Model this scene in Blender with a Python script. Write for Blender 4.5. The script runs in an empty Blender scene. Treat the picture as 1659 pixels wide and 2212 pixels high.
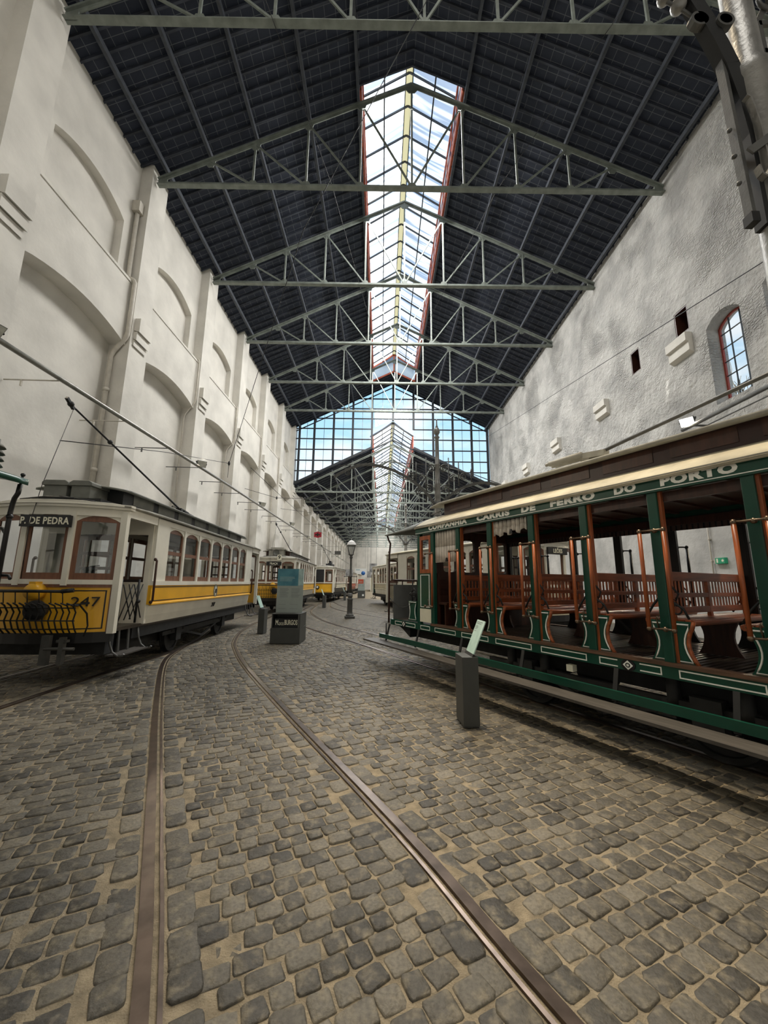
import bpy, bmesh, math, random
import numpy as np
from mathutils import Vector, Matrix, Euler
random.seed(7)
PI = math.pi
R = math.radians
ADDED_SPOT_W = 10500.0  # power of the unseen spot added over the near floor
SKY_STRENGTH, SUN_E, HIGH_W, LOW_W, NEAR_W, FLOOD_W = 1.25, 7.5, 240.0, 112.0, 1050.0, 430.0
sc = bpy.context.scene
col = sc.collection

# ---------------------------------------------------------------- camera
F_PX, W_PX = 840.47, 1659.0
PITCH, ROLL, YAW, CAM_H = R(10.3214), R(0.61766), R(0.25943), 1.7
fw = Vector((math.sin(YAW) * math.cos(PITCH), math.cos(YAW) * math.cos(PITCH), math.sin(PITCH)))
rt = Vector((math.cos(YAW), -math.sin(YAW), 0))
up = rt.cross(fw)
rt, up = rt * math.cos(ROLL) + up * math.sin(ROLL), up * math.cos(ROLL) - rt * math.sin(ROLL)
cd = bpy.data.cameras.new('camera')
cd.sensor_fit = 'HORIZONTAL'; cd.sensor_width = 36.0; cd.lens = 36.0 * F_PX / W_PX
cd.clip_start = 0.05; cd.clip_end = 500
cam = bpy.data.objects.new('camera', cd); col.objects.link(cam)
m = Matrix((rt, up, -fw)).transposed().to_4x4(); m.translation = (0, 0, CAM_H)
cam.matrix_world = m
sc.camera = cam
sc.view_settings.view_transform = 'Standard'; sc.view_settings.look = 'None'
sc.view_settings.gamma = 1.0; sc.view_settings.use_curve_mapping = False
sc.view_settings.exposure = 0.0

# ---------------------------------------------------------------- sky, sun, daylight of the roof lights
wd = bpy.data.worlds.new('sky'); sc.world = wd; wd.use_nodes = True
nt = wd.node_tree; nt.nodes.clear()
def N(t, k, **kw):
    n = t.nodes.new(k)
    for a, b in kw.items():
        if a in n.inputs: n.inputs[a].default_value = b
        else: setattr(n, a, b)
    return n
tc = N(nt, 'ShaderNodeTexCoord'); sep = N(nt, 'ShaderNodeSeparateXYZ')
nt.links.new(tc.outputs['Generated'], sep.inputs[0])
ramp = N(nt, 'ShaderNodeValToRGB')
nt.links.new(sep.outputs['Z'], ramp.inputs[0])
e = ramp.color_ramp.elements
e[0].position = 0.0; e[0].color = (0.55, 0.55, 0.52, 1)
e[1].position = 1.0; e[1].color = (0.30, 0.58, 0.95, 1)
for p_, c_ in ((0.02, (0.80, 0.88, 0.95, 1)), (0.16, (0.66, 0.86, 0.98, 1)), (0.40, (0.42, 0.72, 0.97, 1))):
    q = e.new(p_); q.color = c_
mp = N(nt, 'ShaderNodeMapping'); mp.inputs['Scale'].default_value = (2.2, 2.2, 6.0)
nt.links.new(tc.outputs['Generated'], mp.inputs[0])
ns = N(nt, 'ShaderNodeTexNoise', Scale=1.6, Detail=6.0, Roughness=0.55)
nt.links.new(mp.outputs[0], ns.inputs['Vector'])
cr = N(nt, 'ShaderNodeValToRGB'); nt.links.new(ns.outputs[0], cr.inputs[0])
cr.color_ramp.elements[0].position = 0.45; cr.color_ramp.elements[1].position = 0.70
mx = N(nt, 'ShaderNodeMixRGB'); mx.inputs[2].default_value = (1.0, 1.0, 1.0, 1)
nt.links.new(cr.outputs[0], mx.inputs[0]); nt.links.new(ramp.outputs[0], mx.inputs[1])
bg = N(nt, 'ShaderNodeBackground', Strength=SKY_STRENGTH)
nt.links.new(mx.outputs[0], bg.inputs[0])
wo = N(nt, 'ShaderNodeOutputWorld'); nt.links.new(bg.outputs[0], wo.inputs[0])

def light(name, kind, loc, energy, color=(1, 1, 1), target=None, **kw):
    l = bpy.data.lights.new(name, kind); l.energy = energy; l.color = color
    for a, b in kw.items(): setattr(l, a, b)
    o = bpy.data.objects.new(name, l); col.objects.link(o); o.location = loc
    if target is not None:
        o.rotation_euler = (Vector(target) - Vector(loc)).to_track_quat('-Z', 'Y').to_euler()
    return o
light('sun', 'SUN', (0, 0, 60), SUN_E, (1.0, 0.95, 0.86), target=(40, 6, 0), angle=R(0.6))
# daylight falling through the glazed roof lights
for y0, y1, z in ((12.5, 35.3, 20.5), (38.2, 66, 14.5), (66, 97, 14.5)):
    o = light('overhead_light', 'AREA', (1.0, (y0 + y1) / 2, z), (HIGH_W if z > 18 else LOW_W) * (y1 - y0), (1.0, 0.985, 0.95), shape='RECTANGLE', size=4.0, size_y=y1 - y0)
    o.visible_camera = False
o = light('overhead_light', 'AREA', (1.0, -1.0, 20.5), NEAR_W, (1.0, 0.96, 0.89), shape='RECTANGLE', size=4.0, size_y=9.0); o.visible_camera = False  # area light over the near floor; the roof above it is closed

# ---------------------------------------------------------------- helpers
def children(o): return [c for c in bpy.data.objects if c.parent is o]
def tag(o, label=None, cat=None, group=None, kind=None):
    if label: o['label'] = label
    if cat: o['category'] = cat
    if group: o['group'] = group
    if kind: o['kind'] = kind
    return o
def thing(name, label, cat, loc=(0, 0, 0), rz=0.0, group=None):
    o = bpy.data.objects.new(name, None); col.objects.link(o)
    o.location = loc; o.rotation_euler = (0, 0, rz); o.empty_display_size = 0.2
    return tag(o, label, cat, group)
def copy_tree(o, parent=None, kids=None):
    if kids is None:
        kids = {}
        for b in bpy.data.objects:
            if b.parent: kids.setdefault(b.parent, []).append(b)
    c = o.copy(); col.objects.link(c); c.parent = parent
    for ch in kids.get(o, []): copy_tree(ch, c, kids)
    return c

class MB:
    def __init__(s): s.v = []; s.f = []; s.sm = []; s.mi = []; s.cur = 0
    def add(s, vs, fs, smooth=False):
        b = len(s.v); s.v += [tuple(p) for p in vs]
        for f in fs: s.f.append([b + i for i in f]); s.sm.append(smooth); s.mi.append(s.cur)
        return s
    def box(s, x0, x1, y0, y1, z0, z1):
        return s.add([(x0, y0, z0), (x1, y0, z0), (x1, y1, z0), (x0, y1, z0), (x0, y0, z1), (x1, y0, z1), (x1, y1, z1), (x0, y1, z1)],
                     [(3, 2, 1, 0), (4, 5, 6, 7), (0, 1, 5, 4), (1, 2, 6, 5), (2, 3, 7, 6), (3, 0, 4, 7)])
    def prism(s, pts, axis, a, b):
        """extrude a 2-D polygon along an axis: 'x' pts=(y,z), 'y' pts=(x,z), 'z' pts=(x,y)"""
        def P(u, v, w): return {'x': (w, u, v), 'y': (u, w, v), 'z': (u, v, w)}[axis]
        n = len(pts)
        vs = [P(u, v, a) for u, v in pts] + [P(u, v, b) for u, v in pts]
        fs = [list(range(n))[::-1], list(range(n, 2 * n))] + [(i, (i + 1) % n, n + (i + 1) % n, n + i) for i in range(n)]
        return s.add(vs, fs)
    def bar(s, p, q, w, h, upv=(0, 0, 1)):
        """rectangular bar from p to q, width w (sideways), height h (along upv)"""
        p, q = Vector(p), Vector(q); d = (q - p).normalized(); u = Vector(upv)
        r = d.cross(u)
        if r.length < 1e-4: r = d.cross(Vector((1, 0, 0)))
        r.normalize(); u = r.cross(d)
        c = [(-w / 2, -h / 2), (w / 2, -h / 2), (w / 2, h / 2), (-w / 2, h / 2)]
        vs = [p + r * a + u * b for a, b in c] + [q + r * a + u * b for a, b in c]
        return s.add(vs, [(3, 2, 1, 0), (4, 5, 6, 7), (0, 1, 5, 4), (1, 2, 6, 5), (2, 3, 7, 6), (3, 0, 4, 7)])
    def tube(s, path, r, n=8, closed=False, cap=True):
        P = [Vector(p) for p in path]; m = len(P)
        rr = r if isinstance(r, (list, tuple)) else [r] * m
        vs = []; up0 = None
        for i in range(m):
            if closed: d = P[(i + 1) % m] - P[i - 1]
            else: d = P[min(i + 1, m - 1)] - P[max(i - 1, 0)]
            d.normalize()
            if up0 is None:
                up0 = Vector((0, 0, 1)) if abs(d.z) < 0.9 else Vector((1, 0, 0))
            a = d.cross(up0)
            if a.length < 1e-5: a = d.cross(Vector((0, 1, 0)))
            a.normalize(); b = a.cross(d); up0 = b
            vs += [P[i] + (a * math.cos(2 * PI * k / n) + b * math.sin(2 * PI * k / n)) * rr[i] for k in range(n)]
        fs = []
        for i in range(m if closed else m - 1):
            j = (i + 1) % m
            fs += [(i * n + k, i * n + (k + 1) % n, j * n + (k + 1) % n, j * n + k) for k in range(n)]
        s.add(vs, fs, True)
        if cap and not closed:
            b0 = len(s.v) - len(vs)
            for f in (list(range(n))[::-1], [(m - 1) * n + k for k in range(n)]):
                s.f.append([b0 + k for k in f]); s.sm.append(False); s.mi.append(s.cur)
        return s
    def lathe(s, prof, n=20, at=(0, 0, 0), axis='z', smooth=True):
        vs = []; m = len(prof)
        for r, h in prof:
            for k in range(n):
                c, d = r * math.cos(2 * PI * k / n), r * math.sin(2 * PI * k / n)
                v = {'z': (c, d, h), 'y': (c, h, d), 'x': (h, c, d)}[axis]
                vs.append((v[0] + at[0], v[1] + at[1], v[2] + at[2]))
        fs = [(i * n + k, i * n + (k + 1) % n, (i + 1) * n + (k + 1) % n, (i + 1) * n + k) for i in range(m - 1) for k in range(n)]
        fs += [list(range(n))[::-1], [(m - 1) * n + k for k in range(n)]]
        return s.add(vs, fs, smooth)
    def sphere(s, c, r, n=10, sz=1.0):
        prof = [(max(1e-4, r * math.sin(PI * i / n)), -r * sz * math.cos(PI * i / n)) for i in range(n + 1)]
        return s.lathe(prof, n + 2, c)
    def grid(s, P, smooth=True, closed_u=False):
        """P[i][j] points -> quads"""
        a, b = len(P), len(P[0])
        vs = [p for row in P for p in row]
        fs = [(i * b + j, i * b + j + 1, (i + 1) * b + j + 1, (i + 1) * b + j) for i in range(a - 1) for j in range(b - 1)]
        return s.add(vs, fs, smooth)
    def slab(s, A, B, smooth=False):
        """closed shell between two grids of the same size"""
        a, b = len(A), len(A[0])
        vs = [p for row in A for p in row] + [p for row in B for p in row]; o = a * b
        fs = []
        for i in range(a - 1):
            for j in range(b - 1):
                q = (i * b + j, i * b + j + 1, (i + 1) * b + j + 1, (i + 1) * b + j)
                fs += [q, tuple(o + k for k in q[::-1])]
        for i in range(a - 1):
            for j in (0, b - 1): fs.append((i * b + j, (i + 1) * b + j, o + (i + 1) * b + j, o + i * b + j))
        for j in range(b - 1):
            for i in (0, a - 1): fs.append((i * b + j, i * b + j + 1, o + i * b + j + 1, o + i * b + j))
        return s.add(vs, fs, smooth)
    def build(s, name, mats, parent=None, bevel=0.0, recalc=True):
        me = bpy.data.meshes.new(name); me.from_pydata(s.v, [], s.f)
        if not isinstance(mats, (list, tuple)): mats = [mats]
        for q in mats: me.materials.append(q)
        me.polygons.foreach_set('use_smooth', s.sm); me.polygons.foreach_set('material_index', s.mi)
        if recalc:
            b = bmesh.new(); b.from_mesh(me); bmesh.ops.recalc_face_normals(b, faces=b.faces); b.to_mesh(me); b.free()
        me.update()
        o = bpy.data.objects.new(name, me); col.objects.link(o); o.parent = parent
        if bevel:
            md = o.modifiers.new('bevel', 'BEVEL'); md.width = bevel; md.segments = 2; md.limit_method = 'ANGLE'
        return o
def struct(mb, name, mats, parent=None, **kw):
    return tag(mb.build(name, mats, parent, **kw), kind='structure')

def text(name, s, mt, parent, size, M, wide=1.0, bold=0.0, ext=0.004, align='CENTER', space=1.0):
    """raised lettering; M places text space (x along the line, y up, z out of the surface)"""
    c = bpy.data.curves.new(name, 'FONT'); c.body = s; c.size = size; c.extrude = ext; c.offset = bold
    c.align_x = align; c.align_y = 'CENTER'; c.space_character = space; c.resolution_u = 3
    o = bpy.data.objects.new(name, c); col.objects.link(o)
    dg = bpy.context.evaluated_depsgraph_get()
    me = bpy.data.meshes.new_from_object(o.evaluated_get(dg))
    bpy.data.objects.remove(o); bpy.data.curves.remove(c)
    me.transform(M @ Matrix.Diagonal((wide, 1, 1, 1)))
    me.materials.clear(); me.materials.append(mt); me.name = name
    q = bpy.data.objects.new(name, me); col.objects.link(q); q.parent = parent
    return q
def frame_M(o, x, y):
    x, y = Vector(x).normalized(), Vector(y).normalized(); z = x.cross(y)
    M = Matrix((x, y, z)).transposed().to_4x4(); M.translation = o
    return M

# ---------------------------------------------------------------- materials
MATS = {}
def mat(name, c, rough=0.6, metal=0.0, var=0.12, vscale=6.0, bump=0.0, bscale=40.0, spec=0.5, stretch=None, c2=None):
    mt = bpy.data.materials.new(name); mt.use_nodes = True; t = mt.node_tree
    b = t.nodes['Principled BSDF']
    b.inputs['Roughness'].default_value = rough; b.inputs['Metallic'].default_value = metal
    b.inputs['Specular IOR Level'].default_value = spec
    g = N(t, 'ShaderNodeTexCoord'); mpn = N(t, 'ShaderNodeMapping')
    if stretch: mpn.inputs['Scale'].default_value = stretch
    t.links.new(g.outputs['Object'], mpn.inputs[0])
    n = N(t, 'ShaderNodeTexNoise', Scale=vscale, Detail=5.0); t.links.new(mpn.outputs[0], n.inputs['Vector'])
    r = N(t, 'ShaderNodeValToRGB'); t.links.new(n.outputs[0], r.inputs[0])
    lo = c2 if c2 else tuple(k * (1 - 2 * var) for k in c); hi = tuple(min(1, k * (1 + var)) for k in c)
    r.color_ramp.elements[0].color = (*lo, 1); r.color_ramp.elements[1].color = (*hi, 1)
    r.color_ramp.elements[0].position = 0.3; r.color_ramp.elements[1].position = 0.65
    t.links.new(r.outputs[0], b.inputs['Base Color'])
    if bump:
        n2 = N(t, 'ShaderNodeTexNoise', Scale=bscale, Detail=4.0); t.links.new(mpn.outputs[0], n2.inputs['Vector'])
        bp = N(t, 'ShaderNodeBump', Strength=bump, Distance=0.02); t.links.new(n2.outputs[0], bp.inputs['Height'])
        t.links.new(bp.outputs[0], b.inputs['Normal'])
    MATS[name] = mt
    return mt
def srgb(r, g, b):
    f = lambda u: u / 12.92 if u <= 0.04045 else ((u + 0.055) / 1.055) ** 2.4
    return (f(r / 255), f(g / 255), f(b / 255))
def glass_mat(name, tint, refl=0.08, through=None):
    mt = bpy.data.materials.new(name); mt.use_nodes = True; t = mt.node_tree; t.nodes.clear()
    o = N(t, 'ShaderNodeOutputMaterial'); a = N(t, 'ShaderNodeBsdfTransparent'); a.inputs[0].default_value = (*tint, 1)
    g = N(t, 'ShaderNodeBsdfGlossy', Roughness=0.03); x = N(t, 'ShaderNodeMixShader'); x.inputs[0].default_value = refl
    t.links.new(a.outputs[0], x.inputs[1]); t.links.new(g.outputs[0], x.inputs[2]); t.links.new(x.outputs[0], o.inputs[0])
    return mt
M_WALL = mat('white_plaster', (0.68, 0.655, 0.60), 0.85, var=0.07, vscale=0.9, bump=0.25, bscale=9)
M_STONE = bpy.data.materials.new('whitewashed_stone')
M_DARKIRON = mat('dark_iron', (0.016, 0.017, 0.018), 0.55, 0.3)
M_IRON = mat('grey_iron', (0.10, 0.10, 0.095), 0.5, 0.4, bump=0.1, bscale=60)
M_STEEL = mat('grey_green_steel_paint', (0.20, 0.225, 0.20), 0.55, var=0.15, vscale=3)
M_PURLIN = mat('dark_purlin_paint', (0.048, 0.056, 0.072), 0.6, var=0.15)
M_STEELDK = mat('dark_steel_frame', (0.022, 0.026, 0.032), 0.5)
M_POLE = mat('silver_pole_paint', (0.25, 0.245, 0.23), 0.42, 0.45, bump=0.25, bscale=25)
M_GREEN = mat('tram_green_paint', srgb(16, 70, 55), 0.28, var=0.06)
M_WHITE = mat('tram_white_paint', srgb(222, 219, 206), 0.4, var=0.05, vscale=2)
M_LINE = mat('white_lining_paint', srgb(246, 247, 240), 0.5, var=0.03)
M_CREAM = mat('cream_canvas_roof', srgb(192, 184, 160), 0.8, var=0.12, vscale=3, bump=0.2, bscale=30)
M_YELLOW = mat('tram_yellow_paint', srgb(222, 168, 42), 0.32, var=0.06, vscale=2)
M_BLACK = mat('black_paint', (0.008, 0.008, 0.009), 0.4)
M_UNDER = mat('dark_underframe', (0.012, 0.013, 0.014), 0.7, var=0.3)
M_BROWN = mat('brown_window_wood', srgb(116, 78, 58), 0.45, var=0.12, stretch=(4, 4, 0.6))
M_WOOD = mat('varnished_orange_wood', srgb(158, 84, 44), 0.32, var=0.22, vscale=5, stretch=(5, 5, 0.7))
M_WOODX = mat('varnished_bench_wood', srgb(156, 84, 46), 0.3, var=0.25, vscale=4, stretch=(0.7, 5, 5))
M_WOODDK = mat('dark_bulkhead_wood', srgb(62, 34, 24), 0.4, var=0.2, stretch=(4, 4, 0.6))
M_FLOORW = mat('dark_slatted_floor_wood', srgb(60, 52, 44), 0.4, var=0.3, stretch=(0.6, 6, 6))
M_SILLW = mat('worn_sill_wood', srgb(96, 70, 52), 0.5, var=0.25, stretch=(6, 0.6, 6))
M_MAROON = mat('maroon_clerestory_paint', srgb(44, 20, 17), 0.4)
M_GREY = mat('grey_roof_paint', srgb(104, 106, 100), 0.65, var=0.1)
M_GREYLT = mat('pale_grey_roof_paint', srgb(150, 148, 138), 0.7, var=0.1)
M_BRASS = mat('aged_bronze', srgb(120, 104, 88), 0.35, 0.85)
M_DASH = mat('dark_grey_dash_paint', srgb(86, 90, 90), 0.5, var=0.08)
M_KIOSK = mat('anthracite_kiosk_paint', srgb(66, 68, 66), 0.5, var=0.04)
M_STEP = mat('worn_step_board', srgb(74, 70, 65), 0.6, var=0.2, stretch=(6, 0.6, 6))
M_GALV = mat('galvanised_pipe', srgb(150, 150, 145), 0.35, 0.7)
M_WIRE = mat('dark_wire', (0.02, 0.02, 0.022), 0.5)
M_PIPEW = mat('white_painted_pipe', srgb(196, 190, 178), 0.6, var=0.06)
M_RED = mat('red_skylight_paint', srgb(190, 92, 62), 0.6, var=0.15)
M_REDW = mat('red_window_paint', srgb(150, 62, 50), 0.6)
M_RAIL = mat('worn_rail_steel', srgb(96, 84, 76), 0.34, 0.75, var=0.2, vscale=8)
M_SIGNK = mat('black_sign_board', srgb(28, 30, 32), 0.5, var=0.05)
M_PLATE = mat('white_number_plate', srgb(228, 226, 205), 0.5, var=0.03)
M_CURT = mat('striped_canvas_base', srgb(216, 208, 196), 0.85)
M_ORANGE = mat('rusty_red_tram_paint', srgb(170, 74, 48), 0.45)
M_GLASS = glass_mat('window_glass', (0.93, 0.95, 0.96), 0.10)
M_GABLEG = glass_mat('gable_glass', (0.96, 0.985, 1.0), 0.04)
M_LAMPG = mat('frosted_lamp_glass', srgb(215, 212, 200), 0.2)

def plaster_stone(mt):
    mt.use_nodes = True; t = mt.node_tree; b = t.nodes['Principled BSDF']; b.inputs['Roughness'].default_value = 0.9
    g = N(t, 'ShaderNodeTexCoord')
    sp = N(t, 'ShaderNodeSeparateXYZ'); t.links.new(g.outputs['Object'], sp.inputs[0])
    n1 = N(t, 'ShaderNodeTexNoise', Scale=0.42, Detail=3.0); n2 = N(t, 'ShaderNodeTexNoise', Scale=3.2, Detail=8.0, Roughness=0.6); n3 = N(t, 'ShaderNodeTexNoise', Scale=0.9, Detail=4.0)
    mpn = N(t, 'ShaderNodeMapping'); mpn.inputs['Scale'].default_value = (1, 1.5, 2.6)
    t.links.new(g.outputs['Object'], mpn.inputs[0])
    n4 = N(t, 'ShaderNodeTexNoise', Scale=2.5, Detail=2.0); t.links.new(g.outputs['Object'], n4.inputs['Vector'])
    mixv = N(t, 'ShaderNodeMixRGB'); mixv.inputs[0].default_value = 0.12
    t.links.new(mpn.outputs[0], mixv.inputs[1]); t.links.new(n4.outputs['Color'], mixv.inputs[2])
    v = N(t, 'ShaderNodeTexVoronoi', Scale=4.6, feature='DISTANCE_TO_EDGE'); t.links.new(mixv.outputs[0], v.inputs['Vector'])
    for n in (n1, n2, n3): t.links.new(g.outputs['Object'], n.inputs['Vector'])
    r1 = N(t, 'ShaderNodeValToRGB'); t.links.new(n1.outputs[0], r1.inputs[0])       # patches where the render has come off the rubble
    r1.color_ramp.elements[0].position = 0.50; r1.color_ramp.elements[1].position = 0.62
    hz = N(t, 'ShaderNodeMapRange'); hz.inputs[1].default_value = 4.5; hz.inputs[2].default_value = 6.5; t.links.new(sp.outputs['Z'], hz.inputs[0])  # smooth lower wall
    m0 = N(t, 'ShaderNodeMath', operation='MULTIPLY'); t.links.new(r1.outputs[0], m0.inputs[0]); t.links.new(hz.outputs[0], m0.inputs[1])
    rv = N(t, 'ShaderNodeValToRGB'); t.links.new(v.outputs[0], rv.inputs[0]); rv.color_ramp.elements[1].position = 0.22; rv.color_ramp.interpolation = 'EASE'
    n5 = N(t, 'ShaderNodeTexNoise', Scale=7.0, Detail=6.0, Roughness=0.65); t.links.new(g.outputs['Object'], n5.inputs['Vector'])
    rh = N(t, 'ShaderNodeMath', operation='MULTIPLY'); rh.inputs[1].default_value = 0.4; t.links.new(rv.outputs[0], rh.inputs[0])
    av = N(t, 'ShaderNodeMath', operation='ADD'); t.links.new(rh.outputs[0], av.inputs[0]); t.links.new(n5.outputs[0], av.inputs[1])
    av2 = N(t, 'ShaderNodeMath', operation='SUBTRACT'); av2.inputs[1].default_value = 0.75; t.links.new(av.outputs[0], av2.inputs[0])
    mul = N(t, 'ShaderNodeMath', operation='MULTIPLY'); t.links.new(m0.outputs[0], mul.inputs[0]); t.links.new(av2.outputs[0], mul.inputs[1])
    hs = N(t, 'ShaderNodeMapRange'); hs.inputs[1].default_value = 3.5; hs.inputs[2].default_value = 6.5; hs.inputs[3].default_value = 0.25; hs.inputs[4].default_value = 1.4; t.links.new(sp.outputs['Z'], hs.inputs[0])
    s = N(t, 'ShaderNodeMath', operation='MULTIPLY'); t.links.new(n2.outputs[0], s.inputs[0]); t.links.new(hs.outputs[0], s.inputs[1])
    ad = N(t, 'ShaderNodeMath', operation='ADD'); t.links.new(mul.outputs[0], ad.inputs[0]); t.links.new(s.outputs[0], ad.inputs[1])
    bp = N(t, 'ShaderNodeBump', Strength=0.95, Distance=0.12); t.links.new(ad.outputs[0], bp.inputs['Height'])
    t.links.new(bp.outputs[0], b.inputs['Normal'])
    rc = N(t, 'ShaderNodeValToRGB'); t.links.new(n3.outputs[0], rc.inputs[0])
    rc.color_ramp.elements[0].color = (0.37, 0.365, 0.35, 1); rc.color_ramp.elements[1].color = (0.53, 0.52, 0.495, 1)
    rc.color_ramp.elements[0].position = 0.35; rc.color_ramp.elements[1].position = 0.6
    t.links.new(rc.outputs[0], b.inputs['Base Color'])
plaster_stone(M_STONE)

def roof_tile_mat():
    mt = bpy.data.materials.new('dark_roof_tiles'); mt.use_nodes = True; t = mt.node_tree; b = t.nodes['Principled BSDF']
    b.inputs['Roughness'].default_value = 0.75
    g = N(t, 'ShaderNodeTexCoord'); mpn = N(t, 'ShaderNodeMapping'); sp = N(t, 'ShaderNodeSeparateXYZ'); cb = N(t, 'ShaderNodeCombineXYZ')
    t.links.new(g.outputs['Object'], sp.inputs[0]); t.links.new(sp.outputs['Y'], cb.inputs['X']); t.links.new(sp.outputs['X'], cb.inputs['Y'])
    br = N(t, 'ShaderNodeTexBrick', Scale=1.0)
    br.inputs['Brick Width'].default_value = 0.28; br.inputs['Row Height'].default_value = 0.36; br.inputs['Mortar Size'].default_value = 0.009
    br.offset = 0.0
    br.inputs['Color1'].default_value = (0.017, 0.024, 0.044, 1); br.inputs['Color2'].default_value = (0.025, 0.033, 0.055, 1)  # blue cast of haze put into the tile colours
    br.inputs['Mortar'].default_value = (0.12, 0.13, 0.15, 1)
    t.links.new(cb.outputs[0], br.inputs['Vector'])
    t.links.new(br.outputs['Color'], b.inputs['Base Color'])
    n = N(t, 'ShaderNodeTexNoise', Scale=4.0); t.links.new(g.outputs['Object'], n.inputs['Vector'])
    bp = N(t, 'ShaderNodeBump', Strength=0.5, Distance=0.03); t.links.new(n.outputs[0], bp.inputs['Height']); t.links.new(bp.outputs[0], b.inputs['Normal'])
    return mt
M_TILE = roof_tile_mat()
M_RAFTER = mat('dark_timber_rafters', (0.040, 0.047, 0.066), 0.75, var=0.25, vscale=2)

def skylight_mat():
    mt = bpy.data.materials.new('translucent_corrugated_sheet'); mt.use_nodes = True; t = mt.node_tree; t.nodes.clear()
    o = N(t, 'ShaderNodeOutputMaterial'); tr = N(t, 'ShaderNodeBsdfTranslucent'); tp = N(t, 'ShaderNodeBsdfTransparent')
    g = N(t, 'ShaderNodeTexCoord'); mpn = N(t, 'ShaderNodeMapping'); mpn.inputs['Scale'].default_value = (0.2, 3.6, 0.2)
    t.links.new(g.outputs['Object'], mpn.inputs[0])
    n = N(t, 'ShaderNodeTexNoise', Scale=1.0, Detail=2.0); t.links.new(mpn.outputs[0], n.inputs['Vector'])
    r = N(t, 'ShaderNodeValToRGB'); t.links.new(n.outputs[0], r.inputs[0])
    r.color_ramp.elements[0].position = 0.40; r.color_ramp.elements[1].position = 0.54
    r.color_ramp.elements[0].color = (0.30, 0.345, 0.43, 1); r.color_ramp.elements[1].color = (0.97, 0.97, 0.96, 1)
    t.links.new(r.outputs[0], tr.inputs[0]); tp.inputs[0].default_value = (0.9, 0.95, 1, 1)
    x = N(t, 'ShaderNodeMixShader'); x.inputs[0].default_value = 0.10
    t.links.new(tr.outputs[0], x.inputs[1]); t.links.new(tp.outputs[0], x.inputs[2]); t.links.new(x.outputs[0], o.inputs[0])
    return mt
M_SKYL = skylight_mat()

def emit_mat(name, c, s):
    mt = bpy.data.materials.new(name); mt.use_nodes = True; t = mt.node_tree; b = t.nodes['Principled BSDF']
    b.inputs['Base Color'].default_value = (*c, 1); b.inputs['Emission Color'].default_value = (*c, 1); b.inputs['Emission Strength'].default_value = s
    return mt
M_LAMPON = emit_mat('lit_floodlight_lens', (1.0, 0.93, 0.8), 14)
M_LAMPOFF = mat('floodlight_lens', srgb(205, 205, 195), 0.15)
M_EXIT = emit_mat('lit_green_exit_panel', srgb(30, 120, 86), 0.35)

def cobble_mat():
    mt = bpy.data.materials.new('granite_setts'); mt.use_nodes = True; t = mt.node_tree; b = t.nodes['Principled BSDF']
    b.inputs['Roughness'].default_value = 0.62; b.inputs['Specular IOR Level'].default_value = 0.4
    gi = N(t, 'ShaderNodeNewGeometry'); g = N(t, 'ShaderNodeTexCoord')
    r = N(t, 'ShaderNodeValToRGB'); t.links.new(gi.outputs['Random Per Island'], r.inputs[0])
    els = r.color_ramp.elements
    els[0].color = (0.042, 0.038, 0.031, 1); els[1].color = (0.165, 0.145, 0.108, 1)
    for p_, c_ in ((0.22, (0.064, 0.058, 0.046, 1)), (0.55, (0.094, 0.084, 0.065, 1)), (0.8, (0.122, 0.110, 0.085, 1))):
        q = els.new(p_); q.color = c_
    n = N(t, 'ShaderNodeTexNoise', Scale=55.0, Detail=4.0); t.links.new(g.outputs['Object'], n.inputs['Vector'])
    n2 = N(t, 'ShaderNodeTexNoise', Scale=14.0, Detail=5.0); t.links.new(g.outputs['Object'], n2.inputs['Vector'])
    r2 = N(t, 'ShaderNodeValToRGB'); t.links.new(n2.outputs[0], r2.inputs[0])       # sand dust left on the faces
    r2.color_ramp.elements[0].position = 0.50; r2.color_ramp.elements[1].position = 0.70
    r2.color_ramp.elements[0].color = (0, 0, 0, 1); r2.color_ramp.elements[1].color = (0.7, 0.7, 0.7, 1)
    mxx = N(t, 'ShaderNodeMixRGB'); t.links.new(r2.outputs[0], mxx.inputs[0]); t.links.new(r.outputs[0], mxx.inputs[1]); mxx.inputs[2].default_value = (0.20, 0.170, 0.115, 1)
    mm = N(t, 'ShaderNodeMixRGB', blend_type='MULTIPLY'); mm.inputs[0].default_value = 0.55
    r3 = N(t, 'ShaderNodeValToRGB'); t.links.new(n.outputs[0], r3.inputs[0]); r3.color_ramp.elements[0].position = 0.3; r3.color_ramp.elements[1].position = 0.62
    r3.color_ramp.elements[0].color = (0.40, 0.40, 0.40, 1); r3.color_ramp.elements[1].color = (1.2, 1.2, 1.2, 1)
    t.links.new(mxx.outputs[0], mm.inputs[1]); t.links.new(r3.outputs[0], mm.inputs[2])
    t.links.new(mm.outputs[0], b.inputs['Base Color'])
    n6 = N(t, 'ShaderNodeTexNoise', Scale=26.0, Detail=5.0, Roughness=0.62); t.links.new(g.outputs['Object'], n6.inputs['Vector'])
    bp = N(t, 'ShaderNodeBump', Strength=0.8, Distance=0.012); t.links.new(n6.outputs[0], bp.inputs['Height']); t.links.new(bp.outputs[0], b.inputs['Normal'])
    return mt
M_SETT = cobble_mat()
M_SAND = mat('sand_joints', (0.25, 0.205, 0.135), 0.9, var=0.2, vscale=12, bump=0.6, bscale=120)
M_DIRT = mat('dark_rail_groove', (0.05, 0.045, 0.04), 0.9)

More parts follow.
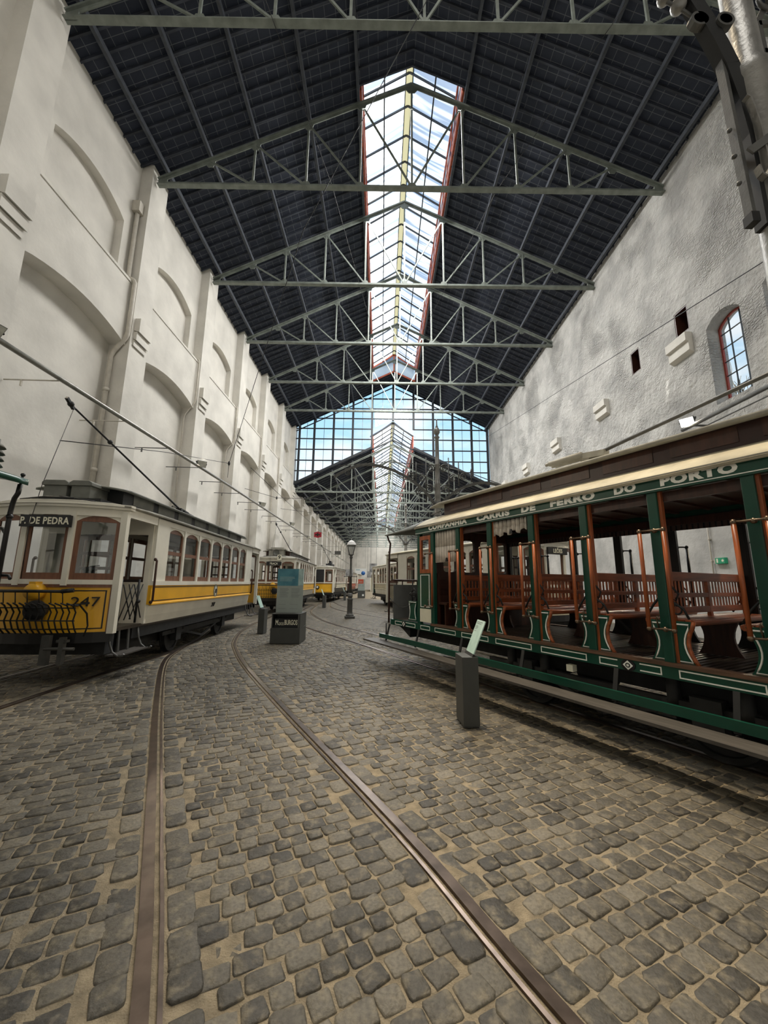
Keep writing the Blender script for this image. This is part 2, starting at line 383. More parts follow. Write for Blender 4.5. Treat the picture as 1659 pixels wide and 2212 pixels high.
M_RIDGE = bpy.data.materials.new('yellowed_translucent_ridge'); M_RIDGE.use_nodes = True; t_ = M_RIDGE.node_tree; t_.nodes.clear()
o_ = N(t_, 'ShaderNodeOutputMaterial'); a_ = N(t_, 'ShaderNodeBsdfTranslucent'); a_.inputs[0].default_value = (0.55, 0.52, 0.40, 1); t_.links.new(a_.outputs[0], o_.inputs[0])
# ================================================================ THE HALL
XR, SL = 1.0, 0.498            # ridge line, roof slope
Z_HI, Z_LO = 22.3, 16.1        # ridge heights of the tall and the low nave
ZC_HI, ZC_LO = 16.65, 10.45    # truss bottom chords
Y_T, DY = 12.54, 4.983         # truss next ahead, spacing
Y_G = 37.6                     # glazed gable between the naves
Y_END = 99.7
XL_W, XR_W = -9.55, 10.75
def zr(x, z0): return z0 - SL * abs(x - XR)

# ---- rails (plan polylines, metres)
def smooth(P, n=6):
    P = [Vector((p[0], p[1], 0)) for p in P]; out = []
    for i in range(len(P) - 1):
        p0, p1, p2, p3 = P[max(i - 1, 0)], P[i], P[i + 1], P[min(i + 2, len(P) - 1)]
        for k in range(n):
            t = k / n
            out.append(0.5 * ((2 * p1) + (p2 - p0) * t + (2 * p0 - 5 * p1 + 4 * p2 - p3) * t * t + (3 * p1 - p0 - 3 * p2 + p3) * t ** 3))
    out.append(P[-1]); return [(p.x, p.y) for p in out]
def offset(P, d):
    out = []
    for i in range(len(P)):
        a, b = Vector(P[max(i - 1, 0)]), Vector(P[min(i + 1, len(P) - 1)]); t = (b - a).normalized()
        out.append((P[i][0] + t.y * d, P[i][1] - t.x * d))
    return out
CURVE_R = smooth([(2.05, -0.6), (0.75, 1.86), (0.14, 3.09), (-1.33, 5.72), (-2.74, 8.34), (-3.62, 10.21), (-4.22, 11.73), (-4.86, 14.22), (-5.30, 18.0), (-5.45, 24), (-4.9, 31), (-4.5, 38), (-4.25, 52), (-4.0, 70)])
CURVE_L = smooth([(0.42, -0.7), (-0.91, 1.87), (-1.54, 3.02), (-3.05, 5.75), (-4.50, 8.55), (-5.02, 10.1), (-5.45, 12.2), (-6.15, 14.8), (-6.74, 18.4), (-6.88, 24), (-6.34, 31.2), (-5.95, 38), (-5.7, 52), (-5.45, 70)])
STRAIGHT_R = smooth([(-4.98, -1.0), (-5.02, 3.0), (-5.08, 5.6), (-5.12, 7.4), (-5.10, 8.4), (-5.06, 9.4), (-5.1, 10.4)])
STRAIGHT_L = smooth([(-6.45, -1.0), (-6.5, 3.0), (-6.55, 6.5), (-6.65, 10), (-6.9, 15), (-7.0, 18)])
GREEN_R = smooth([(4.9, 1.55), (3.36, 4.28), (1.42, 7.78), (-0.55, 11.35), (-2.95, 15.6), (-4.0, 18.6), (-4.6, 22), (-5.0, 28)])
GREEN_L = smooth([(6.2, 2.2), (4.62, 4.98), (2.68, 8.48), (0.30, 12.75), (-1.8, 16.3), (-3.2, 19.8), (-4.2, 24), (-4.8, 30)])
CREAM_A = smooth([(6.17, 7.9), (4.8, 10.6), (3.45, 13.25), (1.6, 16.9), (-.18, 20.4), (-2.2, 24), (-3.5, 28), (-4.2, 33)])
CREAM_B = smooth([(7.45, 8.6), (6.1, 11.25), (4.73, 13.91), (2.9, 17.5), (1.1, 21.05), (-1.0, 25), (-2.8, 29), (-4.1, 34.5)])
def rail(P, label, inner):
    """grooved tram rail; inner = side of the flange groove (+1 right, -1 left)"""
    b = MB()
    def strip(d0, d1, z0, z1, zb):
        A, B = offset(P, d0), offset(P, d1)
        g = [[(p[0], p[1], zb), (p[0], p[1], z0), (q[0], q[1], z1), (q[0], q[1], zb)] for p, q in zip(A, B)]
        b.grid(g, smooth=False)
    s = inner
    strip(-0.055 * s, 0.012 * s, 0.010, 0.014, -0.05); b.cur = 1
    strip(0.012 * s, 0.040 * s, -0.022, -0.022, -0.05); b.cur = 0
    strip(0.040 * s, 0.060 * s, 0.010, 0.008, -0.05)
    return tag(b.build('tram_rail', [M_RAIL, M_DIRT], recalc=False), label, 'rail', 'grooved tram rails in the cobbles')
rail(CURVE_L, 'worn rail running up the left half of the cobbles and under the yellow tram 247', 1)
rail(CURVE_R, 'worn rail slanting across the middle of the cobbles from the bottom edge', -1)
rail(STRAIGHT_R, 'dark rail along the near side of the yellow tram 247 at the left edge', -1)
rail(STRAIGHT_L, 'rail under the far wheels of the yellow tram 247', 1)
rail(GREEN_R, 'thin rail coming out from under the near side of the green open tram', -1)
rail(GREEN_L, 'rail under the far wheels of the green open tram', 1)
rail(CREAM_A, 'rail under the near wheels of the cream tram behind the green one', -1)
rail(CREAM_B, 'rail under the far wheels of the cream tram behind the green one', 1)
ALLR = (CURVE_R, CURVE_L, STRAIGHT_R, STRAIGHT_L, GREEN_R, GREEN_L, CREAM_A, CREAM_B)

# ---- cobbled floor: every sett its own little dome standing in sand
def dist_rails(x, y):
    d = np.full(x.shape, 9.0)
    for P in ALLR:
        P = np.array(P)
        for a, b in zip(P[:-1], P[1:]):
            if max(a[1], b[1]) < -2 or min(a[1], b[1]) > 50: continue
            t = b - a; L2 = t @ t
            if L2 < 1e-9: continue
            k = np.clip(((x - a[0]) * t[0] + (y - a[1]) * t[1]) / L2, 0, 1)
            d = np.minimum(d, np.hypot(x - a[0] - k * t[0], y - a[1] - k * t[1]))
    return d
def make_floor():
    rng = np.random.default_rng(5)
    e1 = np.array([math.cos(R(26)), math.sin(R(26))]); e2 = np.array([-e1[1], e1[0]])
    U, V, HL, HW = [], [], [], []
    v = -14.0
    while v < 52:
        p = rng.uniform(0.112, 0.140)
        n = 230
        ln = rng.uniform(0.105, 0.185, n); us = -16 + np.cumsum(ln) - ln / 2 + rng.uniform(0, .1)
        U.append(us); V.append(np.full(n, v + p / 2)); HL.append(ln / 2); HW.append(np.full(n, p / 2)); v += p
    U, V, HL, HW = map(np.concatenate, (U, V, HL, HW))
    Vw = V + 0.05 * np.sin(U * 0.9 + V * 0.35) + 0.03 * np.sin(U * 2.3 - V * 0.7)
    x = U * e1[0] + Vw * e2[0]; y = U * e1[1] + Vw * e2[1]
    ang = np.full(x.shape, R(26.0)) + rng.normal(0, 0.05, x.shape)
    k = (x > -9.45) & (x < 10.7) & (y > 0.3) & (y < 44)
    x, y, HL, HW, ang = (a[k] for a in (x, y, HL, HW, ang))
    k = dist_rails(x, y) > 0.216
    x, y, HL, HW, ang = (a[k] for a in (x, y, HL, HW, ang))
    # kerb setts laid along both sides of each rail
    ex = []
    for P in ALLR:
        for sgn in (-1, 1):
            Q = offset(P, sgn * 0.142); s = 0.0; nxt = 0.1
            for a, b in zip(Q[:-1], Q[1:]):
                L = math.hypot(b[0] - a[0], b[1] - a[1])
                while nxt < s + L:
                    t = (nxt - s) / L; l = random.uniform(0.16, 0.27)
                    px, py = a[0] + (b[0] - a[0]) * t, a[1] + (b[1] - a[1]) * t
                    if 0.3 < py < 44: ex.append((px, py, l / 2, 0.073, math.atan2(b[1] - a[1], b[0] - a[0])))
                    nxt += l + 0.004
                s += L
    ex = np.array(ex); dd = dist_rails(ex[:, 0], ex[:, 1]); ex = ex[dd > 0.125]
    x, y, HL, HW, ang = (np.concatenate((a, b)) for a, b in zip((x, y, HL, HW, ang), ex.T))
    near = y < 15
    verts, faces = [], []
    VV, FF = [], []
    base = 0
    # near setts: 10-sided outline, two rings + crown
    xn, yn, hl, hw, an = (a[near] for a in (x, y, HL, HW, ang)); n = len(xn)
    gap = 0.0036
    K = 12
    th = np.linspace(0, 2 * PI, K, endpoint=False) + PI / K
    c, s = np.cos(th), np.sin(th)
    pw = 0.30
    sx = np.sign(c) * np.abs(c) ** pw; sy = np.sign(s) * np.abs(s) ** pw
    jit = 1 + rng.normal(-.01, 0.045, (n, K)); jit2 = 1 + rng.normal(-.01, 0.045, (n, K))
    ox = sx[None] * (hl - gap)[:, None] * jit; oy = sy[None] * (hw - gap)[:, None] * jit2
    h0 = rng.normal(0.0, 0.0025, n); tx = rng.normal(0, 0.03, n); ty = rng.normal(0, 0.03, n)
    ca, sa = np.cos(an), np.sin(an)
    rings = []
    for f, z in ((1.0, -0.020), (0.985, -0.0030), (0.86, 0.0012)):
        a_, b_ = ox * f, oy * f
        zz = z + h0[:, None] + (a_ * tx[:, None] + b_ * ty[:, None]) * (z > -0.01) + (rng.normal(0, 0.0014, (n, K)) if z > -0.01 else 0)
        rings.append(np.stack([xn[:, None] + a_ * ca[:, None] - b_ * sa[:, None], yn[:, None] + a_ * sa[:, None] + b_ * ca[:, None], zz], -1))
    cen = np.stack([xn, yn, 0.0020 + h0 + rng.normal(0, 0.001, n)], -1)[:, None]
    V1 = np.concatenate(rings + [cen], 1).reshape(-1, 3); per = 3 * K + 1
    loc = []
    for r_ in range(2):
        for k_ in range(K): loc.append((r_ * K + k_, r_ * K + (k_ + 1) % K, (r_ + 1) * K + (k_ + 1) % K, (r_ + 1) * K + k_))
    quads = np.array(loc); tris = np.array([(2 * K + k_, 2 * K + (k_ + 1) % K, 3 * K) for k_ in range(K)])
    off = (np.arange(n) * per)[:, None, None]
    Q1 = (quads[None] + off).reshape(-1, 4); T1 = (tris[None] + off).reshape(-1, 3)
    # far setts: four-sided tops
    xf, yf, hl, hw, an = (a[~near] for a in (x, y, HL, HW, ang)); nf = len(xf)
    gap = 0.008
    cx = np.array([-1, 1, 1, -1]); cy = np.array([-1, -1, 1, 1])
    a_ = cx[None] * (hl - gap)[:, None] * (1 + rng.normal(0, .06, (nf, 4))); b_ = cy[None] * (hw - gap)[:, None] * (1 + rng.normal(0, .06, (nf, 4)))
    ca, sa = np.cos(an)[:, None], np.sin(an)[:, None]
    zf = rng.normal(0.001, 0.002, (nf, 1)) + rng.normal(0, .0015, (nf, 4))
    V2 = np.stack([xf[:, None] + a_ * ca - b_ * sa, yf[:, None] + a_ * sa + b_ * ca, zf], -1).reshape(-1, 3)
    Q2 = np.arange(nf * 4).reshape(-1, 4) + len(V1)
    V3 = np.array([(-9.7, -3, -.006), (11, -3, -.006), (11, Y_END, -.006), (-9.7, Y_END, -.006)])
    Q3 = np.arange(4)[None] + len(V1) + len(V2)
    Vv = np.concatenate((V1, V2, V3))
    loops = np.concatenate((Q1.ravel(), T1.ravel(), Q2.ravel(), Q3.ravel()))
    tot = np.concatenate((np.full(len(Q1), 4), np.full(len(T1), 3), np.full(len(Q2), 4), np.full(1, 4)))
    st = np.concatenate(([0], np.cumsum(tot)[:-1]))
    me = bpy.data.meshes.new('floor')
    me.vertices.add(len(Vv)); me.vertices.foreach_set('co', Vv.ravel().astype(np.float32))
    me.loops.add(len(loops)); me.loops.foreach_set('vertex_index', loops.astype(np.int32))
    me.polygons.add(len(tot)); me.polygons.foreach_set('loop_start', st.astype(np.int32)); me.polygons.foreach_set('loop_total', tot.astype(np.int32))
    mi = np.zeros(len(tot), np.int32); mi[-1] = 1
    smf = np.zeros(len(tot), bool); smf[:len(Q1) + len(T1)] = True
    me.materials.append(M_SETT); me.materials.append(M_SAND)
    me.polygons.foreach_set('material_index', mi); me.polygons.foreach_set('use_smooth', smf)
    me.update(calc_edges=True); me.validate()
    o = bpy.data.objects.new('floor', me); col.objects.link(o); return tag(o, kind='structure')
make_floor()

# ---- left wall: pilasters, arched blind niches, string course
PIL = [12.80 + DY * k for k in range(-4, 18)]
def arch_pts(ya, yb, zs, rise, n=12):
    return [(ya + (yb - ya) * i / n, zs + rise * max(0, math.sin(PI * i / n)) ** 0.8) for i in range(n + 1)]
b = MB()
b.box(-10.2, XL_W, -8, Y_G + 0.1, 0, zr(XL_W, Z_HI) + .05)
b.box(-10.2, XL_W, Y_G + 0.1, Y_END, 0, zr(XL_W, Z_LO) + .05)
for i, yc in enumerate(PIL):
    hi = yc < Y_G + .5
    zt = 17.42 if hi else 11.05
    b.prism([(XL_W, zt + .1), (-8.85, zt - .12), (-8.85, 0), (XL_W, 0)], 'y', yc - .49, yc + .49)
    for z0, z1, dx in ((9.80, 10.02, .05), (10.02, 10.34, .12), (10.34, 10.86, .19)):
        b.prism([(-8.85, z0 + .05), (-8.85 + dx, z0), (-8.85 + dx, z1), (-8.85, z1)], 'y', yc - .36, yc + .36)
    if i + 1 < len(PIL):
        a, c = yc + .49, PIL[i + 1] - .49
        ztop = 12.06 if PIL[i + 1] < Y_G + 1 else 10.75
        b.prism([(a, 9.72), *arch_pts(a, c, 9.72, .36)[1:-1], (c, 9.72), (c, ztop), (a, ztop)], 'x', XL_W, -9.0)
        if ztop > 11:
            b.box(XL_W, -8.97, a, c, 12.06, 12.15)
            ja, jc = a + .52, c - .52
            b.prism([(a, 12.15), (ja, 12.15), (ja, 14.25), *arch_pts(ja, jc, 14.25, .42)[1:-1], (jc, 14.25), (jc, 12.15), (c, 12.15), (c, 17.25), (a, 17.25)], 'x', XL_W, -9.28)
struct(b, 'wall_left', M_WALL)

# ---- right wall: rough whitewashed stone with openings
def holed_wall(b, x0, x1, Y0, Y1, Z0, Z1, holes):
    ys = sorted({Y0, Y1, *[h[0] for h in holes], *[h[1] for h in holes]}); zs = sorted({Z0, Z1, *[h[2] for h in holes], *[h[3] for h in holes]})
    for ya, yb in zip(ys[:-1], ys[1:]):
        run = None
        for za, zb in zip(zs[:-1], zs[1:]):
            cy, cz = (ya + yb) / 2, (za + zb) / 2
            hole = any(h[0] < cy < h[1] and h[2] < cz < h[3] for h in holes)
            if not hole: run = (run[0], zb) if run else (za, zb)
            if hole or zb == Z1:
                if run: b.box(x0, x1, ya, yb, *run)
                run = None
b = MB()
WIN = [(10.42, 11.64, 7.45, 10.42), (8.2, 9.68, 7.45, 10.5)]
OPN = [(12.25, 12.87, 10.64, 11.60), (14.86, 15.43, 10.62, 11.63)]
holed_wall(b, XR_W, XR_W + .62, -8, Y_G, 0, zr(XR_W, Z_HI) + .05, WIN + OPN)
for y0, y1, z0, z1 in WIN:
    pts = arch_pts(y0, y1, z1 - .30, .30)
    b.prism([(y0, z1)] + pts + [(y1, z1)], 'x', XR_W, XR_W + .62)
b.box(XR_W, XR_W + .62, Y_G, Y_END, 0, zr(XR_W, Z_LO) + .05)
WR = struct(b, 'wall_right', M_STONE)
for k, yc in enumerate((7.6, 12.68, 17.72, 22.75, 27.8, 32.8)):
    b = MB(); b.prism([(XR_W, 9.70), (XR_W - .16, 9.80), (XR_W - .16, 10.12), (XR_W - .25, 10.16), (XR_W - .25, 10.47), (XR_W, 10.47)], 'y', yc - .48, yc + .48)
    struct(b, 'corbel', M_WALL, WR)
for i, (y0, y1, z0, z1) in enumerate(WIN):
    b = MB(); xg = XR_W + .40
    rise = .30; pts = arch_pts(y0, y1, z1 - rise, rise)
    inn = arch_pts(y0 + .06, y1 - .06, z1 - rise - .05, rise - .01)
    out = [(y0, z0), *pts, (y1, z0)]; inp = [(y0 + .06, z0 + .06), *inn, (y1 - .06, z0 + .06)]
    n = len(out)
    b.add([(xg, *p) for p in out] + [(xg, *p) for p in inp] + [(xg + .06, *p) for p in out] + [(xg + .06, *p) for p in inp],
          [f for k in range(n) for j in [(k + 1) % n] for f in ((k, j, n + j, n + k), (2 * n + k, 2 * n + j, 3 * n + j, 3 * n + k), (n + k, n + j, 3 * n + j, 3 * n + k))])
    wn = struct(b, 'window_%d' % (i + 4), M_REDW)
    b = MB()
    for t in (.36, .68): yy = y0 + (y1 - y0) * t; b.box(xg + .01, xg + .045, yy - .012, yy + .012, z0, z1 - .06)
    for t in (.17, .34, .51, .68, .85): zz = z0 + (z1 - rise * .4 - z0) * t; b.box(xg + .01, xg + .045, y0 + .04, y1 - .04, zz - .012, zz + .012)
    struct(b, 'glazing_bar', M_STEELDK, wn)
    b = MB(); b.prism([(y0, z0), *pts, (y1, z0)], 'x', xg + .025, xg + .03); struct(b, 'pane', M_GLASS, wn)
for i, (y0, y1, z0, z1) in enumerate(OPN):
    b = MB()
    b.box(XR_W + .01, XR_W + .45, y0, y0 + .05, z0, z1).box(XR_W + .01, XR_W + .45, y1 - .05, y1, z0, z1).box(XR_W + .01, XR_W + .45, y0 + .05, y1 - .05, z0, z0 + .05).box(XR_W + .01, XR_W + .45, y0 + .05, y1 - .05, z1 - .05, z1)
    w = struct(b, 'window_%d' % (i + 6), M_WOODDK)
    b = MB(); b.box(XR_W + .46, XR_W + .5, y0, y1, z0, z1); struct(b, 'shutter', M_BLACK, w)

b = MB(); b.box(-10, 11.3, -8.6, -8, 0, 23); struct(b, 'wall_front', M_WALL)
# ---- end wall
b = MB()
b.prism([(-9.6, 0), (10.8, 0), (10.8, zr(10.8, Z_LO)), (XR, Z_LO), (-9.6, zr(-9.6, Z_LO))], 'y', Y_END, Y_END + .5)
struct(b, 'wall_back', M_WALL)

# ---- roofs
def roof(name, z0, y0, y1, hole, ystep):
    b = MB()
    def piece(xa, xb, ya, yb):
        b.prism([(xa, zr(xa, z0)), (xb, zr(xb, z0)), (xb, zr(xb, z0) + .16), (xa, zr(xa, z0) + .16)], 'y', ya, yb)
    for sx in (-1, 1):
        w = 11.0 if sx < 0 else 10.5
        piece(*sorted((XR + sx * 2.07, XR + sx * w)), y0, y1)
        for ya, yb in ((y0, hole[0]), (hole[1], y1)):
            if yb - ya > .05: piece(*sorted((XR, XR + sx * 2.07)), ya, yb)
    ce = struct(b, name, M_TILE)
    b = MB()
    y = y0 + .2
    while y < y1:
        for sx in (-1, 1):
            xi = 0 if not hole[0] - .1 < y < hole[1] + .1 else 2.1
            w = 10.5 if sx < 0 else 9.75
            p = (XR + sx * xi, y, z0 - SL * xi - .055); q = (XR + sx * w, y, z0 - SL * w - .055)
            b.bar(p, q, .06, .10)
        y += ystep
    struct(b, 'rafters', M_RAFTER, ce)
    for sx in (-1, 1):
        for d in (2.16, 4.1, 6.15, 7.9, 9.5):
            b = MB(); zz = z0 - SL * d
            b.box(XR + sx * d - .055, XR + sx * d + .055, y0, y1, zz - .30, zz - .11); struct(b, 'purlin', M_PURLIN, ce)
    return ce
roof('ceiling', Z_HI, -8, Y_G + .35, (12.3, 35.5), 0.50)
roof('ceiling.001', Z_LO, Y_G + .35, Y_END + .2, (Y_G + .4, 97.5), 0.83)

# ---- roof lanterns over the ridge
def lantern(nm, z0, y0, y1, near_gable):
    ze, zg = z0 - SL * 2.07 + 1.55, z0 + 1.95
    b = MB(); b.cur = 0
    for sx in (-1, 1):
        x = XR + sx * 2.07; zb = z0 - SL * 2.07
        b.box(x - .05, x + .05, y0, y1, zb - .12, zb + .28); b.box(x - .06, x + .06, y0, y1, ze - .14, ze)
        b.box(x - .03, x + .03, y0, y1, zb + .75, zb + .83)
        y = y0
        while y < y1 + .01:
            b.box(x - .05, x + .05, y - .05, y + .05, zb, ze); y += 1.245
    fr = struct(b, nm, M_RED)
    for yy, on in ((y0, near_gable), (y1, True)):
        if on:
            b = MB()
            for sx in (-1, 1):
                b.bar((XR + sx * 2.07, yy, ze - .05), (XR, yy, zg - .05), .1, .16)
                b.bar((XR + sx * 2.07, yy, z0 - SL * 2.07 + .05), (XR, yy, z0 + .05), .1, .14)
            b.box(XR - .06, XR + .06, yy - .05, yy + .05, z0, zg)
            struct(b, 'gable_frame', M_RED if yy == y1 else M_STEELDK, fr)
            if yy == y1:
                b = MB(); b.prism([(XR - 2.0, z0 - SL * 2.07), (XR, z0), (XR + 2.0, z0 - SL * 2.07), (XR + 2.0, ze - .1), (XR, zg - .1), (XR - 2.0, ze - .1)], 'y', yy + .02, yy + .03); struct(b, 'gable_pane', M_SKYL, fr)
    for sx in (-1, 1):                                              # corrugated sheets, one mesh a side
        n = int((y1 - y0 + .4) / 0.075); P = []
        for i in range(n + 1):
            y = y0 - .2 + i * 0.075; w = .022 * math.sin(i * PI / 2 + .4)
            P.append([(XR + sx * 2.35, y, ze - .14 + w), (XR + sx * 1.2, y, ze + (zg - ze) * .41 + w), (XR + sx * .16, y, zg - .06 + w)])
        b = MB(); b.grid(P); struct(b, 'corrugated_sheet', M_SKYL, fr, recalc=False)
        b = MB(); x = XR + sx * 2.07; b.box(x - .004, x + .004, y0, y1, z0 - SL * 2.07 + .28, ze - .14); struct(b, 'side_pane', M_SKYL, fr)
        b = MB()
        for d in (1.12,): zz = ze + (zg - ze) * (1 - d / 2.07); b.box(XR + sx * d - .03, XR + sx * d + .03, y0, y1, zz - .13, zz - .05)
        y = y0
        while y < y1 + .01:
            b.bar((XR + sx * 2.07, y, ze - .07), (XR, y, zg - .07), .05, .09); y += DY / 4
        b.box(XR + sx * .16 - .02, XR + sx * .16 + .02, y0, y1, zg - .16, zg - .06)
        struct(b, 'lantern_rafters', M_STEELDK, fr)
    b = MB(); b.box(XR - .15, XR + .15, y0 - .2, y1 + .2, zg - .05, zg - .01); struct(b, 'ridge_cap', M_RIDGE, fr)
lantern('window_2', Z_HI, 12.35, 35.5, False)
lantern('window_3', Z_LO, Y_G + .42, 97.5, True)

# ---- trusses: one built with all its members, the others copies
def make_truss():
    t = thing('roof_truss', 'x', 'truss', (XR, Y_T, ZC_HI), 0, 'grey steel roof trusses')
    zt = lambda d: 5.12 - SL * d
    for s, L in ((-1, 9.78), (1, 9.76)):
        b = MB(); b.bar((s * L, 0, zt(L) + .02), (0, 0, zt(0)), .16, .07).bar((s * L, 0, zt(L) - .06), (0, 0, zt(0) - .08), .03, .12)
        b.build('top_chord', M_STEEL, t)
        b = MB(); b.box(min(s * (L - .35), s * L), max(s * (L - .35), s * L), -.015, .015, 0, .42); b.build('end_plate', M_STEEL, t)
    b = MB(); b.box(-9.78, 9.76, -.10, .10, 0, .035).box(-9.78, 9.76, -.02, .02, .035, .17); b.build('bottom_chord', M_STEEL, t)
    D = [0, 2.02, 4.1, 6.15, 7.85]
    for s in (-1, 1):
        for i, d in enumerate(D):
            if (i or s > 0) and i < 4:
                b = MB(); b.bar((s * d, 0, .03), (s * d, 0, zt(d)), .075, .06, (0, 1, 0)); b.build('vertical_strut', M_STEEL, t)
            if i:
                b = MB(); b.bar((s * d, 0, zt(d) - .05), (s * D[i - 1], 0, .09), .065, .05, (0, 1, 0)); b.build('diagonal_strut', M_STEEL, t)
            if i < 4 and (i or s > 0):
                b = MB(); b.prism([(s * d - .26, .02), (s * d + .26, .02), (s * d + .10, .30), (s * d - .10, .30)], 'y', -.012, .012); b.build('gusset_plate', M_STEEL, t)
            if i < 5 and (i or s > 0):
                z = zt(d); e_ = .24
                b = MB()
                if i: b.prism([(s * (d - e_), zt(d - e_)), (s * (d + e_), zt(d + e_)), (s * (d + .08), z - .32), (s * (d - .12), z - .32)], 'y', -.012, .012)
                else: b.prism([(-.3, z - .17), (.3, z - .17), (.12, z - .42), (-.12, z - .42)], 'y', -.012, .012)
                b.build('gusset_plate', M_STEEL, t)
    return t
T0 = make_truss()
T0['label'] = 'steel roof truss carried by the pilaster with the white downpipe, whole in view'
kids0 = {}
for o_ in bpy.data.objects:
    if o_.parent: kids0.setdefault(o_.parent, []).append(o_)
ORD = ['first', 'second', 'third', 'fourth', 'fifth', 'sixth', 'seventh', 'eighth', 'ninth', 'tenth', 'eleventh', 'twelfth', 'thirteenth']
for k in (-1, 1, 2, 3, 4):
    c = copy_tree(T0, None, kids0); c.location.y = Y_T + DY * k if k > 0 else 8.06
    c['label'] = {-1: 'nearest steel roof truss, cut by the top edge of the picture', 1: 'steel roof truss one bay beyond the fully seen one, under the long skylight',
                  2: 'third roof truss from the top of the picture minus one, in the middle of the skylight', 3: 'roof truss just before the far end of the long skylight',
                  4: 'last roof truss of the tall nave, in front of the glazed gable'}[k]
    if k == 2: c['label'] = 'fourth roof truss counted from the top of the picture, under the skylight'
for k in range(0, 13):
    c = copy_tree(T0, None, kids0); c.location = (XR, Y_G + .1 + DY * k, ZC_LO)
    c['label'] = 'roof truss of the low far nave, %s behind the glazed gable' % ORD[k]

# ---- glazed gable between the tall and the low nave
b = MB()
MX = [-8.5, -7.0, -5.05, -3.1, -1.15, 1.0, 3.1, 5.1, 7.1, 9.0, 10.6]
def low_top(x): return Z_LO + .2 - SL * abs(x - XR) if abs(x - XR) > 2.1 else Z_LO + 2.05 - .44 * abs(x - XR)
for x in MX:
    b.box(x - .10, x + .10, Y_G - .10, Y_G + .10, low_top(x) - .1, zr(x, Z_HI) - .1)
for z in (11.55, 12.65, 13.75, 14.9, 16.03, 17.13, 18.25, 19.35, 20.45):
    for xs in (-1, 1):
        dmax = min((Z_HI - z) / SL - .2, 10.3 if xs < 0 else 9.7)
        dmin = max(0, (Z_LO + .2 - z) / SL) if z < 15.2 else (2.1 if z < 17.2 else (0 if z > 18.1 else (18.1 - z) / .44))
        if dmax > dmin: b.box(*sorted((XR + xs * dmin, XR + xs * dmax)), Y_G - .05, Y_G + .05, z - .05, z + .05)
for xs in (-1, 1):
    L = 10.3 if xs < 0 else 9.72
    b.bar((XR, Y_G, Z_HI - .55), (XR + xs * L, Y_G, Z_HI - .55 - SL * L), .1, .08)
    b.bar((XR + xs * 2.1, Y_G, Z_LO + .12 - SL * 2.1), (XR + xs * L, Y_G, Z_LO + .12 - SL * L), .16, .22)
G = struct(b, 'window_1', M_STEELDK)
b = MB()
for xa, xb in zip(MX[:-1], MX[1:]):
    x = (xa + xb) / 2; b.box(x - .02, x + .02, Y_G + .02, Y_G + .05, low_top(x), zr(x, Z_HI) - .2)
struct(b, 'thin_bar', M_GALV, G)
b = MB()
b.add([(x, Y_G, z) for x, z in ((-9.5, low_top(-9.5)), (-1.1, Z_LO + .2 - SL * 2.1), (-1.1, low_top(-1.09)), (XR, low_top(XR)), (3.1, low_top(3.09)), (3.1, Z_LO + .2 - SL * 2.1), (10.75, low_top(10.75)), (10.75, zr(10.75, Z_HI)), (XR, Z_HI), (-9.5, zr(-9.5, Z_HI)))], [tuple(range(10))])
struct(b, 'pane', M_GABLEG, G)
# timber screen closing the small triangle of the tall roof above the lantern end
# ================================================================ TRAMS
def wheel_mb(b, x, y, r, s=1):
    b.lathe([(r + .025, x - .055 * s), (r + .025, x - .03 * s), (r, x - .028 * s), (r - .005, x + .05 * s), (r - .06, x + .05 * s), (r - .07, x + .02 * s), (.10, x + .0 * s), (.10, x + .07 * s), (.001, x + .07 * s)], 24, (0, y, r + .014), 'x', False)
def truck(t, xc, ys, side=.86):
    for y in ys:
        for s in (-1, 1):
            b = MB(); wheel_mb(b, xc + s * .725, y, .385, s); b.build('wheel', M_UNDER, t)
        b = MB(); b.tube([(xc - .8, y, .4), (xc + .8, y, .4)], .06, 10); b.build('axle', M_UNDER, t)
    y0, y1 = min(ys), max(ys)
    for s in (-1, 1):
        b = MB(); x = xc + s * side
        b.box(x - .035, x + .035, y0 - .75, y1 + .75, .46, .55)
        for y in ys:
            b.box(x - .07, x + .07, y - .13, y + .13, .28, .62)
            for k in (-1, 1):
                b.tube([(x, y + k * .3, .5 + .035 * j + .03 * (j % 2)) for j in range(9)], .065, 8)
        b.bar((x, y0 + .2, .45), (x, y1 - .2, .45), .05, .06).bar((x, y0 + .35, .45), (x, (y0 + y1) / 2, .2), .03, .05).bar((x, y1 - .35, .45), (x, (y0 + y1) / 2, .2), .03, .05)
        b.build('truck_side_frame', M_UNDER, t)

